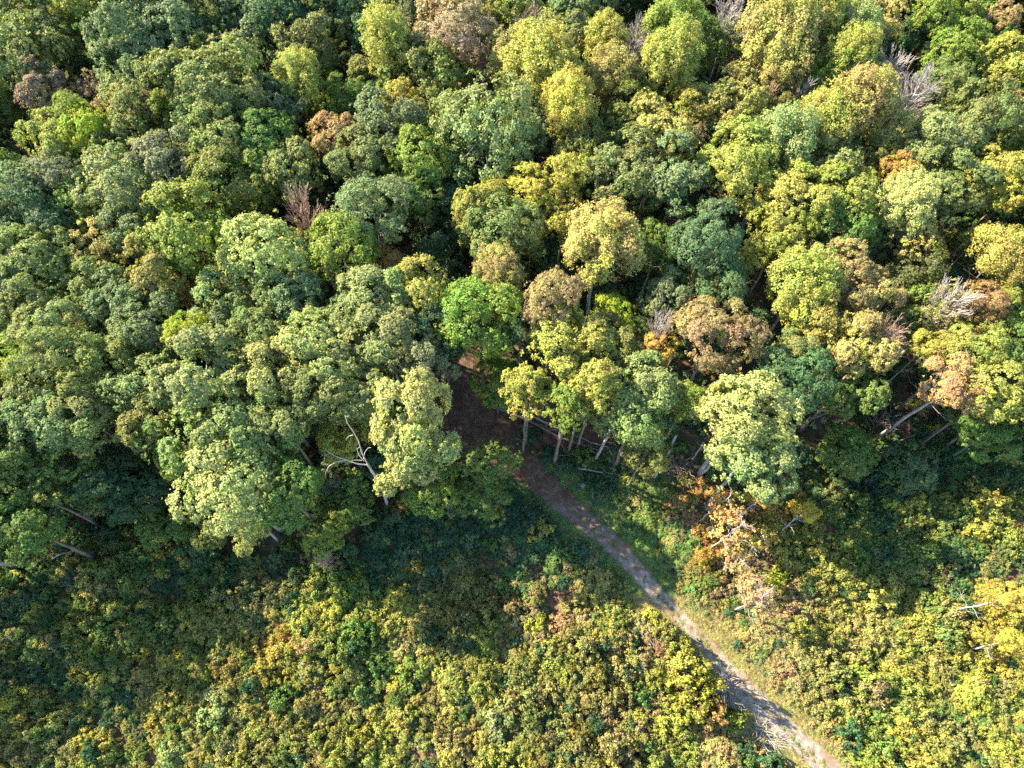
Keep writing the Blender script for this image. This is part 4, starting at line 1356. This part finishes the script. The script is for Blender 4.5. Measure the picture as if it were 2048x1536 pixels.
for k, (b_, tp, r0, tw, tl, lb) in enumerate(SN):
    leafy = k in (3, 5, 7, 8)
    t, h, b, q = snag('white_stemmed_tree' if leafy else 'snag', lb, b_, tp, r0 * .75, M_DEAD, 60 + k, twigs=tw, cat='tree' if leafy else 'snag', group='slim pale stems in the orange scrub', tl=tl, t0=.3, taper=.6)
    tops[k] = (t, h, q)
rl = random.Random(8)
for k, col, R, zs in ((3, (.42, .26, .07), 1.2, 1.1), (5, (.42, .31, .06), 1.25, 1.0), (7, (.37, .31, .07), 1.75, .9), (8, (.36, .31, .07), 1.7, .9)):
    t, h, q = tops[k]
    foliage_on(t, CROWNS['oak'][k % 5], q + Vector((R * .4, 0, .3)), R * .85, col, zs, r=rl)
    foliage_on(t, CROWNS['sparse'][0], q + Vector((-R * .3, .9, -1.4)), R * .7, col, zs, name='lower_foliage', r=rl)
for k, col in ((0, (.38, .25, .12)), (1, (.34, .24, .15)), (4, (.40, .31, .08)), (6, (.34, .24, .13)), (2, (.40, .24, .09))):
    t, h, q = tops[k]
    foliage_on(t, SHRUB_THIN[k % 2], q + Vector((0, 0, -h * .35)), 2.3 if k < 2 else 1.8, col, 1.2, name='dry_leaves', r=rl)

# ---------------------------------------------------------------- shrubs one can tell apart: px, py, px radius, height, colour; two saplings added and some shrubs heightened to shade the track
SHRUBS = """
698,1302,34,2.4,tealsage|soft blue-green shrub in the yellow scrub at the lower left
745,1325,26,1.8,green|dark green shrub right beside the soft blue-green one
195,1165,36,2.6,straw|sunlit straw-pink shrub at the dark left slope
445,1165,24,2.2,ygreen|small sunlit yellow-green shrub in the left shade, upper one
495,1182,22,2.2,palesage|pale sage shrub right of the small yellow-green one
262,1182,20,1.8,yellow|tiny yellow shrub in the shade right of the straw-pink one
62,1222,24,1.8,yellow|yellow-tipped shrub by the left edge of the scrub
72,1300,32,2.2,olive|round olive shrub near the left edge
152,1318,30,2.2,bright|bright green shrub in the dark left scrub
388,1245,30,2.0,yellow|yellow shrub with an orange heart in the left scrub
345,1335,36,2.6,gold|golden shrub right in the middle of the left scrub
282,1365,34,2.4,straw|straw-pink shrub below the golden one
320,1405,40,2.8,gold|gold and green shrub, the larger one under the straw-pink shrub
222,1352,28,2.2,ygreen|yellow-green shrub left of the straw-pink one
190,1485,18,1.6,yellow|small vivid yellow shrub near the lower left corner
425,1420,40,2.8,palesage|pale sage shrub above the bottom edge, left third
345,1500,36,2.4,palesage|silvery sage shrub on the bottom edge, left third
520,1450,36,2.4,ygreen|yellow-green shrub left of the pink dry patch
560,1312,34,2.6,gold|mustard-gold shrub left of the soft blue-green one
620,1345,30,2.2,greysage|grey-brown twiggy shrub under the mustard-gold one
608,1232,34,2.8,ygreen|tall light green shrub at the edge of the big shade
655,1225,32,2.6,yellow|yellow shrub right of the tall light green one
690,1180,34,2.6,bright|bright green shrub catching the first sun below the shade
735,1222,34,2.4,ygreen|yellow-green shrub by the border of sun and shade
795,1205,30,2.2,yellow|sunny yellow shrub left of the lone shaded olive one
838,1240,28,2.2,straw|straw shrub with pinkish twigs in the middle scrub
880,1240,28,2.4,green|dark green shrub in the middle scrub
935,1170,28,2.4,straw|cream-tipped shrub alone in the big shade
990,1165,18,1.8,straw|small cream-tipped shrub right of its larger twin in the shade
1065,1195,26,2.2,bright|bright green shrub by the bare red soil patch
1072,1248,22,2.4,yellow|upright yellow shrub below the bare red soil
1195,1165,40,2.8,straw|straw-tipped shrub right at the corner of shade and track
1150,1210,28,2.2,straw|straw shrub right of the bare red soil
1232,1212,30,2.4,ygreen|yellow-green shrub below the straw-tipped corner shrub
1362,1298,26,5.6,ygreen|slim yellow-green sapling at the track edge above the tall golden shrub
1336,1262,22,4.6,straw|slim straw-coloured sapling on the track edge, uppermost of the three
1300,1238,26,2.0,yellow|yellow shrub on the west brink of the track
1210,1268,34,2.4,gold|gold-green shrub left of the pale dry bushes
1218,1305,22,2.0,orange|small orange shrub among the pale dry bushes
1110,1305,40,2.6,ygreen|broad yellow-green shrub in the centre of the lower scrub
1040,1360,40,2.6,olive|wide olive shrub below the broad yellow-green one
960,1290,36,2.4,bright|green shrub left of the broad yellow-green one
905,1360,36,2.4,ygreen|light yellow-green shrub in the lower middle scrub
820,1350,34,2.2,bright|bright green shrub right of the dark green pair
1000,1440,38,2.4,palesage|pale green shrub near the bottom, middle
1100,1395,24,2.0,gold|small golden shrub beside the dead lilac-grey bush
1072,1425,26,2.0,rust|rusty shrub left of the small golden one
1378,1336,38,9.4,gold|tall golden shrub with orange leaves shading the track
1406,1372,32,8.0,yellow|yellow shrub leaning over the track edge
1388,1408,36,6.5,ygreen|yellow-green shrub below the golden one by the track
1345,1435,40,3.4,yellow|wide yellow shrub west of the rusty one
1424,1424,30,6.2,rust|rusty brown shrub between the dead bushes
1476,1442,24,4.2,bright|green shrub squeezed between the two dead bushes by the track
1320,1395,34,2.2,bright|light green shrub below the shaded hollow
1250,1480,36,2.2,ygreen|yellow-green shrub on the bottom edge left of the track
905,1512,30,2.0,yellow|bright yellow shrub on the bottom edge, middle
1490,985,30,3.0,gold|golden shrub under the large cream-sage tree
1535,1012,32,3.4,orange|orange shrub at the dark green scrub's left border
1420,1055,28,2.6,orange|fiery orange shrub above the white snags
1455,1095,24,2.4,rust|red-orange shrub behind the longest white snag
1495,1085,30,3.0,yellow|bright yellow shrub between the snags
1545,1062,32,3.0,gold|golden shrub right of the grey mid snag
1612,1022,32,3.2,gold|golden-orange shrub on the rim of the dark scrub
1655,1020,24,2.6,bright|bright green shrub right of the golden-orange one
1410,1128,18,1.6,lime|small lime shrub low beside the track slope
1580,1110,34,3.0,ygreen|yellow-green shrub below the golden ones
1650,1115,36,3.0,gold|yellow-gold shrub with brown tips in the right scrub
1630,1150,34,2.8,ygreen|light shrub below the yellow-gold one with brown tips
1690,1160,36,2.8,yellow|yellow shrub right of the light one
1560,1165,30,2.6,lime|lime-green shrub left of the tan dry patch
1600,1200,36,2.6,tan|tan dry shrub right of the nearest white snag
1510,1165,32,2.4,tan|tan-pink shrub around the nearest white snag
1765,1182,48,3.6,ygreen|big yellow-olive shrub in the middle of the right scrub
1830,1022,36,3.4,yellow|yellow-orange shrub lit against the dark right scrub
1790,1015,26,3.0,bright|bright green shrub left of the yellow-orange lit one
1900,1020,20,3.0,bright|small bright shrub in the dark right scrub
1990,1005,44,4.2,ygreen|tall yellow-green shrub near the right edge
1965,1045,38,3.6,yellow|yellow-green shrub under the tall one near the right edge
2030,1080,32,3.2,bright|bright green shrub cut by the right edge
1905,1110,36,2.8,teal|blue-green shrub in the dark right scrub
1820,1100,34,2.8,green|dark green shrub left of the blue-green one
1870,1190,34,2.8,olive|brown-tipped olive shrub above the golden birch-like stem
1700,1205,28,2.2,gold|gold shrub under the yellow one, right scrub
1745,1270,34,2.4,straw|straw-pink shrub in the right scrub
1840,1250,32,2.4,yellow|yellow shrub left of the golden-crowned stem
1660,1290,30,2.2,bright|bright green shrub above the tan track verge
1720,1330,36,2.4,ygreen|yellow-green shrub right of the bright green one
1620,1330,32,2.0,palesage|pale sage shrub beside the tan verge
1800,1360,36,2.4,gold|gold-tipped shrub in the lower right scrub
1880,1320,36,2.4,straw|straw-gold shrub below the lower white stem
1960,1390,40,2.6,yellow|yellow-green shrub near the right edge, low down
1700,1430,40,2.4,bright|wide green shrub right of the track in the lower corner
1800,1450,40,2.6,yellow|yellow shrub in the lower right scrub near the bottom
1880,1500,38,2.4,ygreen|yellow-green shrub on the bottom edge, right part
2010,1500,38,2.4,yellow|bright yellow shrub in the lower right corner
"""
for row in SHRUBS.strip().split("\n"):
    num, label = row.split("|")
    a = num.split(",")
    px, py, rp, h = map(float, a[:4])
    r = random.Random(int(px * 3 + py * 5))
    zc = h * .45
    c = W(px, py, zc)
    d, i = road_dist(c.x, c.y)
    R = rp * depth_at(px, py, zc) / FPX
    t = thing('shrub', label, 'shrub', (c.x, c.y, 0), 0, 'shrubs standing out of the scrub')
    o = link('foliage', r.choice(SHRUB_MESH), t)
    o.scale = (R * r.uniform(.9, 1.1), R * r.uniform(.9, 1.1), max(h * .8, R * .8))
    o.rotation_euler = (r.uniform(-.1, .1), r.uniform(-.1, .1), r.uniform(0, 6.28))
    o.color = (*jitter(COL[a[4]], r, .12), 1)
    S = Tubes()
    for k in range(5):
        an = k * 1.26 + r.uniform(-.3, .3)
        S.add(bent((0, 0, -.15), (math.cos(an) * R * .45, math.sin(an) * R * .45, h * .6), r, 3, .15), [.06, .05, .04, .02], 4, cap=False)
    link('stems', S.mesh('shrub_stems', M_BARK), t)

# ---------------------------------------------------------------- stones
def stone(label, px, py, s, seed, mat=M_ROCK, z=0.0, name='rock'):
    import bmesh
    bm = bmesh.new()
    bmesh.ops.create_icosphere(bm, subdivisions=3, radius=1)
    r = random.Random(seed)
    dirs = [(Vector((r.uniform(-1, 1), r.uniform(-1, 1), r.uniform(-1, 1))).normalized(), r.uniform(.62, .9)) for _ in range(11)]
    for v in bm.verts:
        for d, k in dirs:
            e = v.co.dot(d) - k
            if e > 0:
                v.co -= d * e
        v.co *= 1 + r.uniform(-.02, .02)
    me = bpy.data.meshes.new(name); bm.to_mesh(me); bm.free()
    me.materials.append(mat)
    o = link(name, me)
    o.location = W(px, py, z) + Vector((0, 0, s[2] * .35)); o.scale = s
    o.rotation_euler = (0, 0, r.uniform(0, 6))
    o['label'] = label; o['category'] = 'rock'
    return o
stone('lone pale rock on the shaded verge east of the track', 1163, 971, (.62, .5, .42), 3)
stone('pale grey boulder-shaped object glimpsed through a gap in the canopy, left side', 727, 738, (1.5, .8, .8), 4, z=6)  # unidentified pale object, modelled as a boulder
stone('small reddish piece beside the pale object in the canopy gap', 738, 741, (.5, .4, .4), 5, M_VERGE, z=6)
